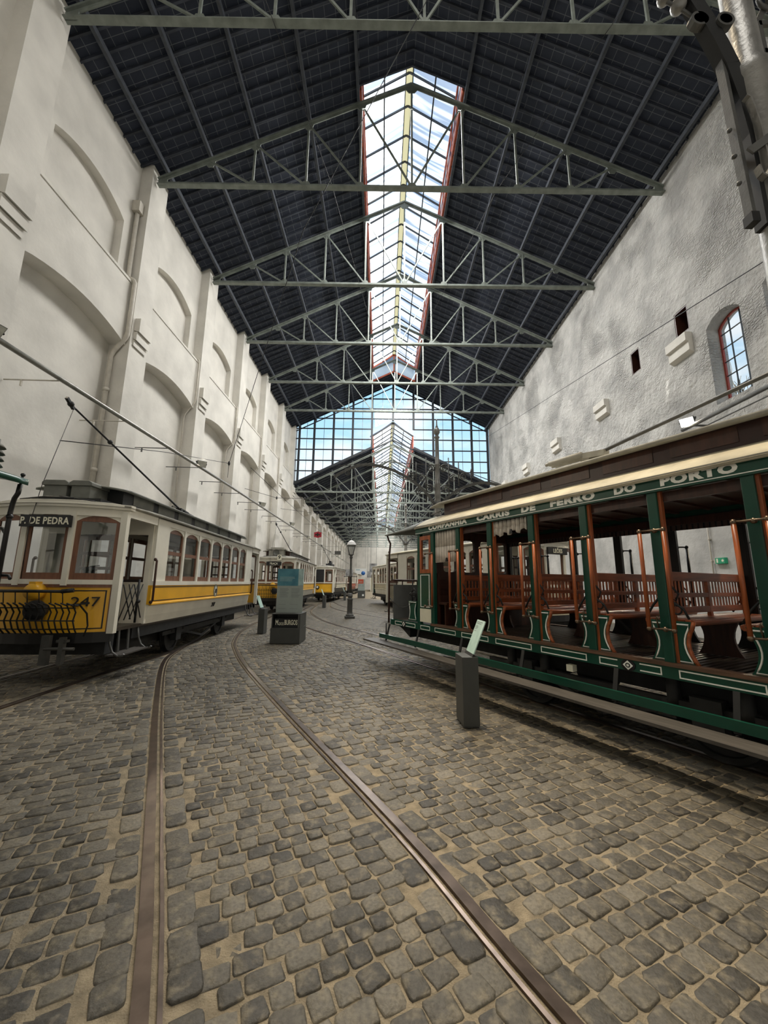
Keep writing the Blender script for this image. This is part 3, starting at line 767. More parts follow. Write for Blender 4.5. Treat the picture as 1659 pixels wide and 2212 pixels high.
def closed_tram(name, label, loc, rz, cat='tram', group='closed trams parked in the hall', skirt=M_WHITE, band=M_YELLOW, dash=M_YELLOW, trim=M_WHITE, roofm=M_GREYLT, sign=None, number=None, plate=None,
                L=5.3, nwin=7, boxes=2, pole=True, fender=True, clere=M_GREY, arch=True, hires=True, lamp=False, plate_x=.3, eye=False):
    """front faces local -y, body along +y, x = across"""
    t = thing(name, label, cat, loc, rz, group)
    yb0, yb1 = -.95, L + .95                       # body bulkheads
    bow0 = lambda x: -2.30 + .30 * (abs(x) / 1.13) ** 2.2
    def bow(x, end): return bow0(x) if end < 0 else L - bow0(x)
    def bow_panel(b, x0, x1, z0, z1, end, out=0.0, th=.04, n=10):
        A, B = [], []
        for i in range(n + 1):
            x = x0 + (x1 - x0) * i / n; y = bow(x, end) + end * out; y2 = y - end * th
            A.append([(x, y, z0), (x, y, z1)]); B.append([(x, y2, z0), (x, y2, z1)])
        b.slab(A, B)
    # --- floor and underframe
    b = MB(); b.box(-1.02, 1.02, -1.95, L + 1.95, .80, .86); b.build('floor', M_FLOORW, t)
    b = MB(); b.box(-1.0, 1.0, -1.2, L + 1.2, .60, .80); b.box(-.62, .62, -1.0, L + 1.0, .30, .60); b.box(-1.0, 1.0, -1.98, -1.75, .44, .80); b.box(-.95, .95, L + 1.75, L + 2.0, .60, .8); b.build('underframe', M_UNDER, t)  # underframe enlarged to block light and darken the floor below
    for e_ in (-1, 1):
        b = MB(); bow_panel(b, -1.1, 1.1, .66, .83, e_, .02, .08); b.build('bumper', M_BLACK, t)
    # --- sides
    pitch = (yb1 - yb0 - 1.1) / nwin; w0 = yb0 + .53; ww = pitch - .165
    for s in (-1, 1):
        b = MB(); b.prism([(s * 1.05, .84), (s * 1.10, 1.0), (s * 1.125, 1.22), (s * 1.08, 1.22), (s * 1.0, .84)], 'y', yb0, yb1)
        b.build('side_panel', skirt, t)
        b = MB(); b.box(*sorted((s * 1.08, s * 1.145)), yb0 - .01, yb1 + .01, 1.22, 1.60)
        b.prism([(s * 1.145, 1.20), (s * 1.185, 1.215), (s * 1.185, 1.24), (s * 1.145, 1.26)], 'y', yb0 - .02, yb1 + .02)
        wb = b.build('waist_band', band, t)
        b = MB()
        for z in (1.29, 1.565): b.box(*sorted((s * 1.145, s * 1.148)), yb0 + .12, yb1 - .12, z - .009, z + .009)
        for y in (yb0 + .12, yb1 - .12): b.box(*sorted((s * 1.145, s * 1.148)), y - .009, y + .009, 1.29, 1.565)
        b.build('lining', M_BLACK, wb)
        b = MB()
        b.box(*sorted((s * 1.07, s * 1.165)), yb0, yb1, 1.60, 1.69)
        b.box(*sorted((s * 1.07, s * 1.14)), yb0, yb1, 2.86, 3.0)
        b.box(*sorted((s * 1.09, s * 1.20)), yb0 - .02, yb1 + .02, 2.985, 3.04)
        b.box(*sorted((s * 1.07, s * 1.14)), yb0, w0, 1.69, 2.86); b.box(*sorted((s * 1.07, s * 1.14)), w0 + nwin * pitch - .165, yb1, 1.69, 2.86)
        for i in range(nwin):
            ya = w0 + i * pitch; yb = ya + ww
            if i < nwin - 1: b.box(*sorted((s * 1.07, s * 1.14)), yb, yb + .165, 1.69, 2.86) if not hires else b.box(*sorted((s * 1.07, s * 1.14)), yb + .04, yb + .125, 1.69, 2.86)
            if arch:
                pts = [(ya - .03 + (ww + .06) * k / 8, 2.70 + .135 * max(0, math.sin(PI * k / 8)) ** .6) for k in range(9)]
                b.prism([(ya - .03, 2.87)] + pts + [(yb + .03, 2.87)], 'x', *sorted((s * 1.075, s * 1.125)))
        b.build('side_frame', trim, t)
        for i in range(nwin):
            ya = w0 + i * pitch - .04; yb = ya + ww + .08
            b = MB()
            for q in ((ya, ya + .055, 1.69, 2.86), (yb - .055, yb, 1.69, 2.86), (ya + .055, yb - .055, 1.69, 1.80), (ya + .055, yb - .055, 2.26, 2.34), (ya + .055, yb - .055, 2.74, 2.86)):
                b.box(*sorted((s * 1.075, s * 1.105)), q[0], q[1], q[2], q[3])
            w = b.build('window', M_BROWN, t)
            if hires:
                b = MB(); b.box(*sorted((s * 1.085, s * 1.09)), ya + .05, yb - .05, 1.79, 2.80); b.build('pane', M_GLASS, w)
    # --- saloon inside
    for s in (-1, 1):
        b = MB(); b.box(*sorted((s * .62, s * 1.04)), yb0 + .1, yb1 - .1, 1.20, 1.28); b.box(*sorted((s * .98, s * 1.04)), yb0 + .1, yb1 - .1, 1.28, 1.72); b.box(*sorted((s * .66, s * .70)), yb0 + .1, yb1 - .1, .86, 1.2); b.build('saloon_bench', M_WOODDK, t)
    for yb in (yb0, yb1):
        b = MB(); b.box(-1.07, -.42, yb - .03, yb + .03, .86, 1.66).box(.42, 1.07, yb - .03, yb + .03, .86, 1.66).box(-1.07, 1.07, yb - .03, yb + .03, 2.62, 3.0)
        for x in (-1.03, -.42, .42, 1.03): b.box(x - .05, x + .05, yb - .035, yb + .035, .86, 3.0)
        b.build('bulkhead', trim, t)
        b = MB()
        for x in (-.36, .36): b.box(x - .06, x + .06, yb - .025, yb + .025, .88, 2.6)
        for z0, z1 in ((.88, 1.55), (1.9, 1.96), (2.2, 2.26), (2.5, 2.6)): b.box(-.30, .30, yb - .025, yb + .025, z0, z1)
        b.build('saloon_door', M_WOODDK, t)
    # --- roof
    P, Q = [], []
    ny = 16
    for i in range(17):
        x = -1.2 + 2.4 * i / 16; row, row2 = [], []
        ya, yz = bow0(min(abs(x), 1.13)) - .10, L - bow0(min(abs(x), 1.13)) + .10
        for j in range(ny + 1):
            f = j / ny; y = ya + (yz - ya) * f
            de = min(y - ya, yz - y); dome = min(1, max(0, de) / 1.1) ** .55
            z = 3.0 + (.045 + .17 * (1 - (abs(x) / 1.2) ** 2.2)) * (.25 + .75 * dome)
            row.append((x, y, z)); row2.append((x, y, 2.985))
        P.append(row); Q.append(row2)
    b = MB(); b.slab(P, Q, True); b.build('roof', roofm, t)
    for e_ in (-1, 1):
        b = MB(); bow_panel(b, -1.15, 1.15, 2.80, 2.94, e_, .03, .06); bow_panel(b, -1.19, 1.19, 2.94, 3.0, e_, .09, .14); bow_panel(b, -1.21, 1.21, 2.985, 3.025, e_, .12, .12)
        for s in (-1, 1): b.box(*sorted((s * 1.06, s * 1.15)), *sorted((e_ * 1.0 + (L if e_ > 0 else 0), (-2.0 if e_ < 0 else L + 2.0))), 2.82, 3.02)
        b.build('cornice', trim, t)
    if clere:
        y0, y1 = -1.45, L + 1.0
        b = MB(); b.box(-.66, .66, y0, y1, 3.10, 3.45); cl = b.build('clerestory', M_SIGNK if clere is M_GREY else clere, t)
        n = nwin
        for i in range(n):
            ya = y0 + .35 + (y1 - y0 - .7) * i / n; yb = ya + (y1 - y0 - .7) / n - .22
            for s in (-1, 1):
                b = MB(); b.box(*sorted((s * .655, s * .668)), ya, yb, 3.21, 3.42); b.build('clerestory_light', M_GREY if clere is M_GREY else M_BLACK, cl)
        P, Q = [], []
        for i in range(11):
            x = -.80 + 1.6 * i / 10; z = 3.435 + .09 * (1 - (x / .8) ** 2)
            P.append([(x, y0 - .25, z - .03), (x, y0, z), (x, y1, z), (x, y1 + .3, z - .05)]); Q.append([(p[0], p[1], p[2] - .04) for p in P[-1]])
        b = MB(); b.slab(P, Q, True); b.build('clerestory_roof', roofm if not hires else M_GREY, cl)
        if hires:
            b = MB(); b.tube([(.62, .62, 3.44), (.62, .62, 3.54), (.62, .86, 3.54), (.62, .86, 3.44)], .013, 6); b.build('roof_handle', M_DARKIRON, cl)
    if boxes:
        for x0, x1, ya, yb in ((-.46, -.06, -1.95, -1.15), (.02, .36, -1.95, -.9))[:boxes]:
            b = MB(); b.box(x0, x1, ya, yb, 3.16, 3.40); b.prism([(x0 - .03, 3.40), (x1 + .03, 3.40), (x1 + .03, 3.46), (x1 - .03, 3.50), (x0 + .03, 3.50), (x0 - .03, 3.46)], 'y', ya - .03, yb + .03)
            b.build('resistance_box', M_GREY, t, bevel=.01)
        b = MB(); b.box(-.6, .6, -2.0, -.9, 3.11, 3.16); b.build('box_rack', M_DARKIRON, t)
    if lamp:
        b = MB(); b.box(-.42, .42, -1.9, -1.35, 3.12, 3.48).box(-.55, .55, -1.95, -1.2, 3.47, 3.52).box(-.36, .36, -1.75, -1.3, 3.52, 3.62); h = b.build('roof_box', M_GREYLT, t)
        b = MB(); b.lathe([(.02, -1.93), (.15, -1.95), (.17, -1.99), (.17, -1.90), (.15, -1.86)], 18, (0, 0, 3.32), 'y'); b.build('headlamp', M_GREY, h)
    # --- platforms
    for e_ in (-1, 1):
        b = MB(); bow_panel(b, -1.06, 1.06, .83, 1.58, e_, 0, .035, 14); d = b.build('dash', dash, t)
        b = MB(); bow_panel(b, -1.07, 1.07, 1.57, 1.62, e_, .012, .06, 14)
        for x in (-1.055, 1.055): bow_panel(b, min(x, x * .97), max(x, x * .97), .83, 1.6, e_, .010, .02, 1)
        b.build('dash_edge', M_BROWN, d)
        b = MB()
        for z in (.89, 1.515): bow_panel(b, -.98, .98, z - .009, z + .009, e_, .004, .006, 14)
        for x in (-.97, .97): bow_panel(b, x - .009, x + .009, .89, 1.515, e_, .004, .006, 1)
        b.build('lining', M_BLACK, d)
        b = MB()
        for x in (-1.10, 1.10): y = bow(1.09, e_); b.box(x - .055, x + .055, y - .05, y + .05, .80, 2.9)
        for x in (-.385, .385): y = bow(x, e_) - e_ * .0; b.box(x - .045, x + .045, y - .035, y + .035, 1.60, 2.86)
        bow_panel(b, -1.07, 1.07, 1.62, 1.70, e_, .02, .06)
        if arch:
            for xa, xb in ((-1.05, -.43), (-.34, .34), (.43, 1.05)):
                n = 8; A, B = [], []
                for k in range(n + 1):
                    x = xa + (xb - xa) * k / n; y = bow(x, e_); z = 2.70 + .11 * max(0, math.sin(PI * k / n)) ** .8
                    A.append([(x, y, z), (x, y, 2.86)]); B.append([(x, y - e_ * .04, z), (x, y - e_ * .04, 2.86)])
                b.slab(A, B)
        b.build('vestibule_frame', trim, t)
        for xa, xb in ((-1.05, -.43), (-.34, .34), (.43, 1.05)):
            b = MB(); o_ = -.005
            bow_panel(b, xa, xb, 1.70, 1.81, e_, o_, .03, 4); bow_panel(b, xa, xb, 2.70, 2.84, e_, o_, .03, 4)
            bow_panel(b, xa, xa + .065, 1.8, 2.71, e_, o_, .03, 1); bow_panel(b, xb - .065, xb, 1.8, 2.71, e_, o_, .03, 1)
            w = b.build('vestibule_window', M_BROWN, t)
            if hires: b = MB(); bow_panel(b, xa + .06, xb - .06, 1.8, 2.71, e_, -.018, .005, 4); b.build('pane', M_GLASS, w)
        for s in (-1, 1):                                            # platform steps, one each side
            ya, yb = (-1.92, -1.02) if e_ < 0 else (L + 1.02, L + 1.92)
            b = MB()
            for k in range(4): b.box(*sorted((s * (.98 + k * .07), s * (1.035 + k * .07))), ya, yb, .40, .425)
            st = b.build('platform_step', M_STEP, t)
            for y in (ya, yb):
                b = MB(); b.tube([(s * 1.0, y, .82), (s * 1.04, y, .60), (s * 1.10, y, .47), (s * 1.20, y, .40), (s * 1.27, y, .405), (s * 1.30, y, .44)], .018, 8); b.build('step_bracket', M_IRON, st)
            for y in (ya + .3, yb - .3): b = MB(); b.bar((s * 1.0, y, .8), (s * 1.02, y, .42), .05, .02); b.build('step_bracket', M_IRON, st)
            b = MB(); y = yb0 - .02 if e_ < 0 else yb1 + .02
            b.tube([(s * 1.17, y, 1.27), (s * 1.20, y, 1.30), (s * 1.20, y, 2.10), (s * 1.16, y, 2.13)], .022, 8); b.sphere((s * 1.17, y, 2.12), .035, 6); b.sphere((s * 1.17, y, 1.27), .035, 6)
            b.build('grab_rail', M_WOODDK, t)
    if hires:
        b = MB()                                                     # folded lattice gate of the near platform
        for i in range(3):
            y = -1.78 + i * .17
            b.tube([(1.05, y, .98), (1.05, y + .34, 1.62)], .011, 6).tube([(1.07, y + .34, .98), (1.07, y, 1.62)], .011, 6)
        b.tube([(1.06, -1.26, .9), (1.06, -1.26, 1.72)], .02, 6).tube([(1.06, -1.82, .9), (1.06, -1.82, 1.72)], .016, 6)
        b.sphere((1.08, -1.26, 1.3), .04, 6)
        b.build('folding_gate', M_DARKIRON, t)
        b = MB(); b.tube([(.55, -1.95, .86), (.55, -1.95, 1.86)], .09, 10); b.lathe([(.11, 1.86), (.11, 1.9), (.02, 1.92)], 12, (.55, -1.95, 0)); b.bar((.55, -1.95, 1.93), (.68, -1.9, 1.95), .02, .02); b.build('controller', M_DARKIRON, t)
    truck(t, 0, (L / 2 - 1.65, L / 2 + 1.55))
    if fender:
        b = MB(); y0 = bow0(0) - .10
        xs = [-.80 + i * .0945 for i in range(18)]
        for x in xs:
            b.tube([(x * .98, y0 - .02, .84), (x, y0 - .10, .92), (x, y0 - .16, 1.05), (x, y0 - .12, 1.18), (x * 1.0, y0 - .20, 1.29), (x * .94, y0 - .28, 1.33)], .0125, 6)
        b.build('lifeguard_slats', M_DARKIRON, t)
        b = MB()
        for z, y in ((1.05, y0 - .145), (1.25, y0 - .16)): b.tube([(-.82, y, z), (.82, y, z)], .011, 6)
        b.tube([(-.70, y0 - .18, 1.51), (.60, y0 - .18, 1.51)], .024, 8); b.tube([(.58, y0 - .18, 1.51), (.74, y0 - .14, 1.53)], .034, 8)
        for x in (-.86, .86):
            b.tube([(x, y0 - .26, 1.30), (x, y0 - .12, 1.29), (x * 1.02, y0 + .04, 1.15), (x * 1.02, y0 + .10, .95), (x * 1.0, y0 + .06, .78)], .014, 6)
            b.bar((x * .8, y0 - .2, 1.30), (x * 1.14, y0 - .1, 1.32), .06, .02)
        for i in range(8): x = -.66 + i * .18; b.tube([(x, y0 - .18, 1.50), (x + .02, y0 - .17, 1.32)], .008, 5)
        b.build('lifeguard_frame', M_DARKIRON, t)
        b = MB(); b.lathe([(.02, y0 - .14), (.10, y0 - .13), (.16, y0 - .11), (.17, y0 - .05), (.12, y0 - .02), (.09, y0 + .1)], 20, (.14, 0, 1.20), 'y'); b.build('coupling_drum', M_UNDER, t)
        b = MB(); b.lathe([(.02, y0 - .08), (.12, y0 - .07), (.145, y0 - .02), (.13, y0 + .12)], 18, (.02, 0, 1.50), 'y'); b.box(-.03, .07, y0 - .06, y0 + .1, 1.62, 1.66); b.build('headlamp_housing', band, t)
        b = MB(); b.box(.24, .36, y0 + .02, y0 + .10, .34, .80); b.tube([(.32, y0, .60), (.78, y0, .60)], .025, 8); b.box(.55, .62, y0 - .03, y0 + .05, .36, .78); b.box(.5, .66, y0 - .02, y0 + .06, .70, .74); b.build('brake_gear', M_IRON, t)
    if pole:
        yb = L / 2 - .1
        if not clere: b = MB(); b.box(-.28, .28, yb - .9, yb + .9, 3.10, 3.49); b.build('pole_platform', M_SIGNK, t)
        b = MB(); b.box(-.16, .16, yb - .35, yb + .45, 3.49, 3.55); b.lathe([(.20, 3.54), (.20, 3.58), (.12, 3.62), (.1, 3.74)], 14, (0, yb, 0))
        for s in (-1, 1): b.tube([(s * .09, yb - .1, 3.72), (s * .09, yb + .55, 3.68)], .035, 8)
        b.bar((0, yb - .22, 3.76), (0, yb + .3, 3.72), .14, .08)
        b.build('pole_base', M_DARKIRON, t)
        b = MB(); b.tube([(0, yb - .1, 3.76), (0, yb - 4.75, 4.84)], [.028, .016], 8); b.sphere((0, yb - 3.6, 4.575), .05, 8); b.build('trolley_pole', M_DARKIRON, t)
        b = MB(); b.sphere((0, yb - 4.8, 4.86), .055, 8); b.bar((0, yb - 4.72, 4.80), (0, yb - 4.92, 4.93), .05, .05); b.build('trolley_head', M_DARKIRON, t)
        b = MB(); b.tube([(0, yb - 4.72, 4.8), (-.18, -2.35, 3.3), (-.2, -2.44, 2.6), (-.2, -2.42, 1.7)], .006, 5); b.build('trolley_rope', M_WIRE, t)
        b = MB(); b.tube([(-.62, -2.2, 3.08), (-.1, -2.36, 3.10), (.35, -2.3, 3.10)], .013, 6); b.tube([(.1, -2.3, 3.13), (.6, -2.12, 3.08)], .010, 6); b.build('rope_guide', M_DARKIRON, t)
    if sign:
        b = MB(); y = bow0(0) - .07; b.box(-.40, .41, y - .03, y + .03, 2.575, 2.775); sg = b.build('destination_board', M_SIGNK, t)
        text('lettering', sign, M_PLATE, sg, .165, frame_M((0.0, y - .031, 2.672), (1, 0, 0), (0, 0, 1)), wide=.80, bold=.004, ext=.002, space=1.08)
    if eye:
        b = MB(); y = bow0(-.2); b.lathe([(.02, y - .10), (.10, y - .11), (.15, y - .08), (.17, y - .02), (.15, y + .03)], 18, (-.2, 0, 1.25), 'y'); e1 = b.build('headlamp', M_SIGNK, t)
        b = MB(); b.lathe([(.001, y - .118), (.09, y - .113), (.09, y - .105)], 16, (-.2, 0, 1.25), 'y'); b.build('lens', M_LAMPOFF, e1)
        b = MB(); b.box(-.34, .34, y - .06, y - .03, 1.72, 2.78); b.build('dark_window_blind', M_SIGNK, t)
    if plate:
        b = MB(); y = bow0(plate_x) - .15; b.box(plate_x - .11, plate_x + .11, y - .015, y + .015, 2.86, 3.16); pl = b.build('route_plate', M_PLATE, t)
        text('route_number', plate, M_BLACK, pl, .28, frame_M((plate_x, y - .016, 3.01), (1, 0, 0), (0, 0, 1)), ext=.002, bold=.006)
    if number:
        xm = .72; tx = Vector((.2, bow0(xm + .1) - bow0(xm - .1), 0)).normalized()
        text('fleet_number', number, M_BLACK, t, .225, frame_M((xm, bow0(xm) - .012, 1.325), tx, (0, 0, 1)), wide=1.25, ext=.008)
        sh = Matrix(((1, .22, 0, 0), (0, 1, 0, 0), (0, 0, 1, 0), (0, 0, 0, 1)))
        text('fleet_number', number, M_BLACK, t, .17, frame_M((1.110, L / 2 - .02, 1.03), (0, 1, 0), (.13, 0, 1)) @ sh, wide=1.0, ext=.012)
        b = MB(); yc = L / 2 - .02
        b.prism([(yc + .15 * math.cos(a), 1.425 + .185 * math.sin(a)) for a in [2 * PI * k / 20 for k in range(20)]], 'x', 1.146, 1.152); em = b.build('emblem', M_GREY, t)
        b = MB(); b.prism([(yc - .10, 1.425), (yc, 1.27), (yc + .10, 1.425), (yc, 1.58)], 'x', 1.152, 1.156); b.build('emblem_diamond', M_PLATE, em)
        b = MB(); b.tube([(1.158, yc + .05 * math.cos(a), 1.42 + .06 * math.sin(a)) for a in [2 * PI * k / 14 for k in range(14)]], .012, 5, True); b.box(1.156, 1.16, yc - .012, yc + .012, 1.38, 1.46); b.build('emblem_ring', M_BLACK, em)
    return t

closed_tram('tram', 'white and yellow closed tram 247 at the left, lifeguard grid on its front', (-5.848, 8.94, 0), R(3.16), sign='P. DE PEDRA', number='247', roofm=M_GREYLT)
closed_tram('tram', 'white and yellow closed tram with route plate 9, behind tram 247', (-6.02, 23.9, 0), R(2.5), sign='PRAÇA', plate='9', boxes=0, lamp=True, hires=False, L=5.2, clere=M_WOODDK)
closed_tram('tram', 'third tram of the left row, plain bright yellow dash with round headlamp', (-5.25, 36.6, 0), R(-2.0), boxes=0, clere=None, hires=False, arch=False, skirt=M_BLACK, fender=False, dash=M_YELLOW, band=M_CREAM, sign=None, L=5.6, eye=True)
closed_tram('tram', 'dark brown tram glimpsed behind the street lamp, fourth of the left row', (-4.98, 51.0, 0), R(-1), boxes=0, hires=False, arch=False, skirt=M_ORANGE, band=M_ORANGE, dash=M_WOODDK, fender=False, pole=False, clere=None)
closed_tram('tram', 'rusty red tram right of the street lamp, farthest of the left row', (-4.8, 63.0, 0), R(-1), boxes=0, hires=False, arch=False, skirt=M_ORANGE, band=M_ORANGE, dash=M_ORANGE, fender=False, pole=False, clere=None)
# cream tram behind the green one; its end with LEOES board looks at us through the open sides
cx0, cy0 = 5.15, 12.7
closed_tram('tram', 'cream tram with route plate 5 seen through the open sides of the green tram', (4.09, 13.58, 0), R(27), band=M_CREAM, dash=M_CREAM, skirt=M_WHITE, sign='LEÕES', plate='5', plate_x=.9, boxes=0, pole=False, fender=False, roofm=M_CREAM, clere=None, L=4.2, nwin=6, hires=False)
closed_tram('tram', 'cream tram far behind the nose of the green tram, black grille on its front', (2.0, 27.2, 0), R(13), band=M_CREAM, dash=M_GREEN, sign=None, boxes=0, pole=False, fender=True, roofm=M_CREAM, clere=None, L=5.4, hires=False)

# ---------------------------------------------------------------- the big green open tram
def open_tram():
    t = thing('open_tram', 'big green open sided tram with wooden benches at the right', 'tram', (1.57, 6.69, 0), R(28.48))
    W = 2.2; UB, UF = -6.1, 1.77
    posts = [1.70, 1.22, .44, -.37, -1.22, -2.05, -2.88, -3.70, -4.52, -5.34, -6.05]
    b = MB(); b.box(.06, W - .06, UB, 2.9, .84, .90); b.build('floor', M_FLOORW, t)
    b = MB(); u = UB + .05
    while u < 1.2:
        b.box(.10, W - .10, u, u + .035, .90, .916); u += .07
    b.build('floor_slats', M_FLOORW, t)
    for v0, v1, s in ((0, .06, -1), (W - .06, W, 1)):
        b = MB(); b.box(v0, v1, UB, 2.72, .775, .895); sl = b.build('sill', M_GREEN, t)
        b = MB(); b.box(v0 - .02, v1 + .02, UB, 1.25, .895, .935); b.build('sill_cap', M_SILLW, sl)
        if s < 0:
            edges = [2.66] + posts
            b = MB()
            for a, c in zip(edges[:-1], edges[1:]):
                ya, yb = c + .085, a - .085
                if a == 2.66: ya, yb = 1.82, 2.62
                if yb - ya < .1: continue
                x = -.003
                gap = .12 if abs((ya + yb) / 2 + 2.465) < .05 else 0
                for z in (.800, .868):
                    if gap: b.box(x, 0, ya, -2.465 - gap, z - .006, z + .006); b.box(x, 0, -2.465 + gap, yb, z - .006, z + .006)
                    else: b.box(x, 0, ya, yb, z - .006, z + .006)
                for y in (ya, yb): b.box(x, 0, y - .006, y + .006, .794, .874)
            b.build('lining', M_LINE, sl)
            for uc in (-2.465, 2.25):
                b = MB(); b.prism([(uc + .075 * math.cos(a), .834 + .062 * math.sin(a)) for a in [2 * PI * k / 18 for k in range(18)]], 'x', -.012, 0); em = b.build('emblem', M_BLACK, sl)
                b = MB(); b.prism([(uc - .055, .834), (uc, .784), (uc + .055, .834), (uc, .884)], 'x', -.015, -.012); b.build('emblem_diamond', M_LINE, em)
                b = MB(); b.tube([(-.016, uc + .022 * math.cos(a), .834 + .02 * math.sin(a)) for a in [2 * PI * k / 10 for k in range(10)]], .006, 5, True); b.build('emblem_ring', M_BLACK, em)
    # posts with wooden inner half; far side black, silhouette put into the colour
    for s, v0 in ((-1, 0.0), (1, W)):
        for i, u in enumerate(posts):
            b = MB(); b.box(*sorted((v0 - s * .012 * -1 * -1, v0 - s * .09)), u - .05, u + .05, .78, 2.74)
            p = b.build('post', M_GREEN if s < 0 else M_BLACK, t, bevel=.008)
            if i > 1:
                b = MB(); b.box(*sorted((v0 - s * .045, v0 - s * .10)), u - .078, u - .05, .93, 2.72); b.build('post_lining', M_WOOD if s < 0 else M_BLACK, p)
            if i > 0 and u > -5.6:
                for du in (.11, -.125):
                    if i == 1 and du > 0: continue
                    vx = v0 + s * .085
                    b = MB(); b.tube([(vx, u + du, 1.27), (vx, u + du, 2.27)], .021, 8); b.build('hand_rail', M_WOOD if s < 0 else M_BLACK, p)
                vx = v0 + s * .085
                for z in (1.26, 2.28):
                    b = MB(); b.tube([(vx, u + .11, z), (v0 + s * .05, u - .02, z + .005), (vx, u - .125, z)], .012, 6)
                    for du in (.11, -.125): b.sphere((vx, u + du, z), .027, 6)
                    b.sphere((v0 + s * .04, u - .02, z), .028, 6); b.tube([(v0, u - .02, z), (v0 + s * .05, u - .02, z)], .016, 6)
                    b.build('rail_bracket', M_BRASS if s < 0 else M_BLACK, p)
                if s < 0:
                    b = MB(); b.tube([(-.05, u + .035, 1.27), (-.06, u + .045, 1.36), (-.075, u + .03, 1.39), (-.08, u + .015, 1.36)], .008, 5); b.build('strap_hook', M_BRASS, p)
    # benches
    def hourglass(uc, half, z0, z1, n=8):
        R_, L_ = [], []
        for k in range(n + 1):
            f = k / n; w = half * (1 - .34 * max(0, math.sin(PI * min(1, f * 1.04))) ** .9)
            if f > .93: w = half * .96
            z = z0 + (z1 - z0) * f; R_.append((uc - w, z)); L_.append((uc + w, z))
        return R_ + L_[::-1]
    for i, u in enumerate(posts[2:9]):
        be = bpy.data.objects.new('bench', None); col.objects.link(be); be.parent = t
        b = MB()
        for k in range(6): b.box(.10, W - .10, u - .20 + k * .068, u - .20 + k * .068 + .058, 1.335, 1.36)
        b.prism([(u - .215, 1.30), (u - .235, 1.32), (u - .235, 1.35), (u - .20, 1.365), (u - .18, 1.335), (u + .18, 1.335), (u + .20, 1.365), (u + .235, 1.35), (u + .235, 1.32), (u + .215, 1.30)], 'x', .09, W - .09)
        b.build('seat', M_WOODX, be, bevel=.006)
        b = MB(); b.box(.12, W - .12, u - .015, u + .015, .92, 1.30); b.build('seat_riser', M_WOODDK, be) if i == 0 else None
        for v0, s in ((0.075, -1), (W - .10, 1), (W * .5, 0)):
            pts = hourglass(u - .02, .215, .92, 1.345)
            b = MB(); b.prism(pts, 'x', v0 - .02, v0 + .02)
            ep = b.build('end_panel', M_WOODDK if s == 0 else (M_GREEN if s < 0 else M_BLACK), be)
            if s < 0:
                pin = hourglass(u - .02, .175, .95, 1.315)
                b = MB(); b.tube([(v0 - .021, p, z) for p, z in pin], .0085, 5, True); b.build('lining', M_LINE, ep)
                b = MB(); n = len(pts) // 2
                b.tube([(v0 - .005, p, z) for p, z in pts[:n]], .022, 6); b.build('panel_edge', M_WOODX, ep)
        # backrest
        b = MB(); uu = u + .035
        b.box(.10, W - .10, uu - .02, uu + .02, 1.755, 1.855); b.box(.12, W - .12, uu - .018, uu + .018, 1.575, 1.625); b.box(.12, W - .12, uu - .018, uu + .018, 1.405, 1.475)
        for v in (.12, W * .5 - .03, W - .18): b.box(v, v + .06, uu - .02, uu + .02, 1.36, 1.78)
        b.build('backrest', M_WOODX, be, bevel=.005)
        b = MB(); v = .215
        while v < W - .2:
            b.box(v, v + .027, uu - .004, uu + .004, 1.46, 1.77); v += .078
        b.build('back_slats', M_WOODX, be)
        for v in (.06, W - .06):
            b = MB()
            b.tube([(v, u - .20, 1.37), (v, u - .16, 1.47), (v, u - .05, 1.55), (v, uu, 1.62)], .012, 6).tube([(v, u + .20, 1.37), (v, u + .12, 1.50), (v, uu, 1.60)], .012, 6)
            b.tube([(v, uu - .02, 1.79), (v, u - .07, 1.70), (v, u - .13, 1.62), (v, u - .10, 1.55), (v, u - .05, 1.58), (v, u - .07, 1.63)], .010, 6)
            b.tube([(v, u - .10 + .045 * math.cos(a), 1.46 + .045 * math.sin(a)) for a in [2 * PI * k / 10 for k in range(10)]], .009, 5, True)
            b.prism([(u - .04, 1.56), (u + .05, 1.60), (u + .03, 1.68), (u - .06, 1.64)], 'x', v - .008, v + .008)
            b.build('back_bracket', M_DARKIRON, be)
    # enclosed front bulkhead with round cornered windows
    b = MB(); ub = 1.26
    b.box(.05, W - .05, ub - .03, ub + .03, .90, 1.93); b.box(.05, W - .05, ub - .03, ub + .03, 2.60, 2.78)
    for v0, v1 in ((.05, .30), (.62, .82), (1.14, 1.30), (1.62, 1.75), (2.05, W - .05)): b.box(v0, v1, ub - .03, ub + .03, 1.93, 2.60)
    for v0, v1 in ((.30, .62), (.82, 1.14), (1.30, 1.62), (1.75, 2.05)):
        for va, sv in ((v0, 1), (v1, -1)):
            for za, sz in ((1.93, 1), (2.60, -1)):
                b.prism([(va, za), (va + sv * .06, za), (va + sv * .018, za + sz * .018), (va, za + sz * .06)], 'y', ub - .03, ub + .03)
    b.build('front_bulkhead', M_WOODDK, t)
    b = MB()
    for k in range(5): b.box(.14, 1.0, ub - .05, ub - .03, 1.42 + k * .09, 1.47 + k * .09)
    b.box(.12, W - .12, .92, ub - .03, 1.30, 1.34); b.box(.12, W - .12, .95, .98, .92, 1.30); b.box(.10, .16, ub - .10, ub - .03, .93, 1.9)
    b.build('bulkhead_seat', M_WOODDK, t)
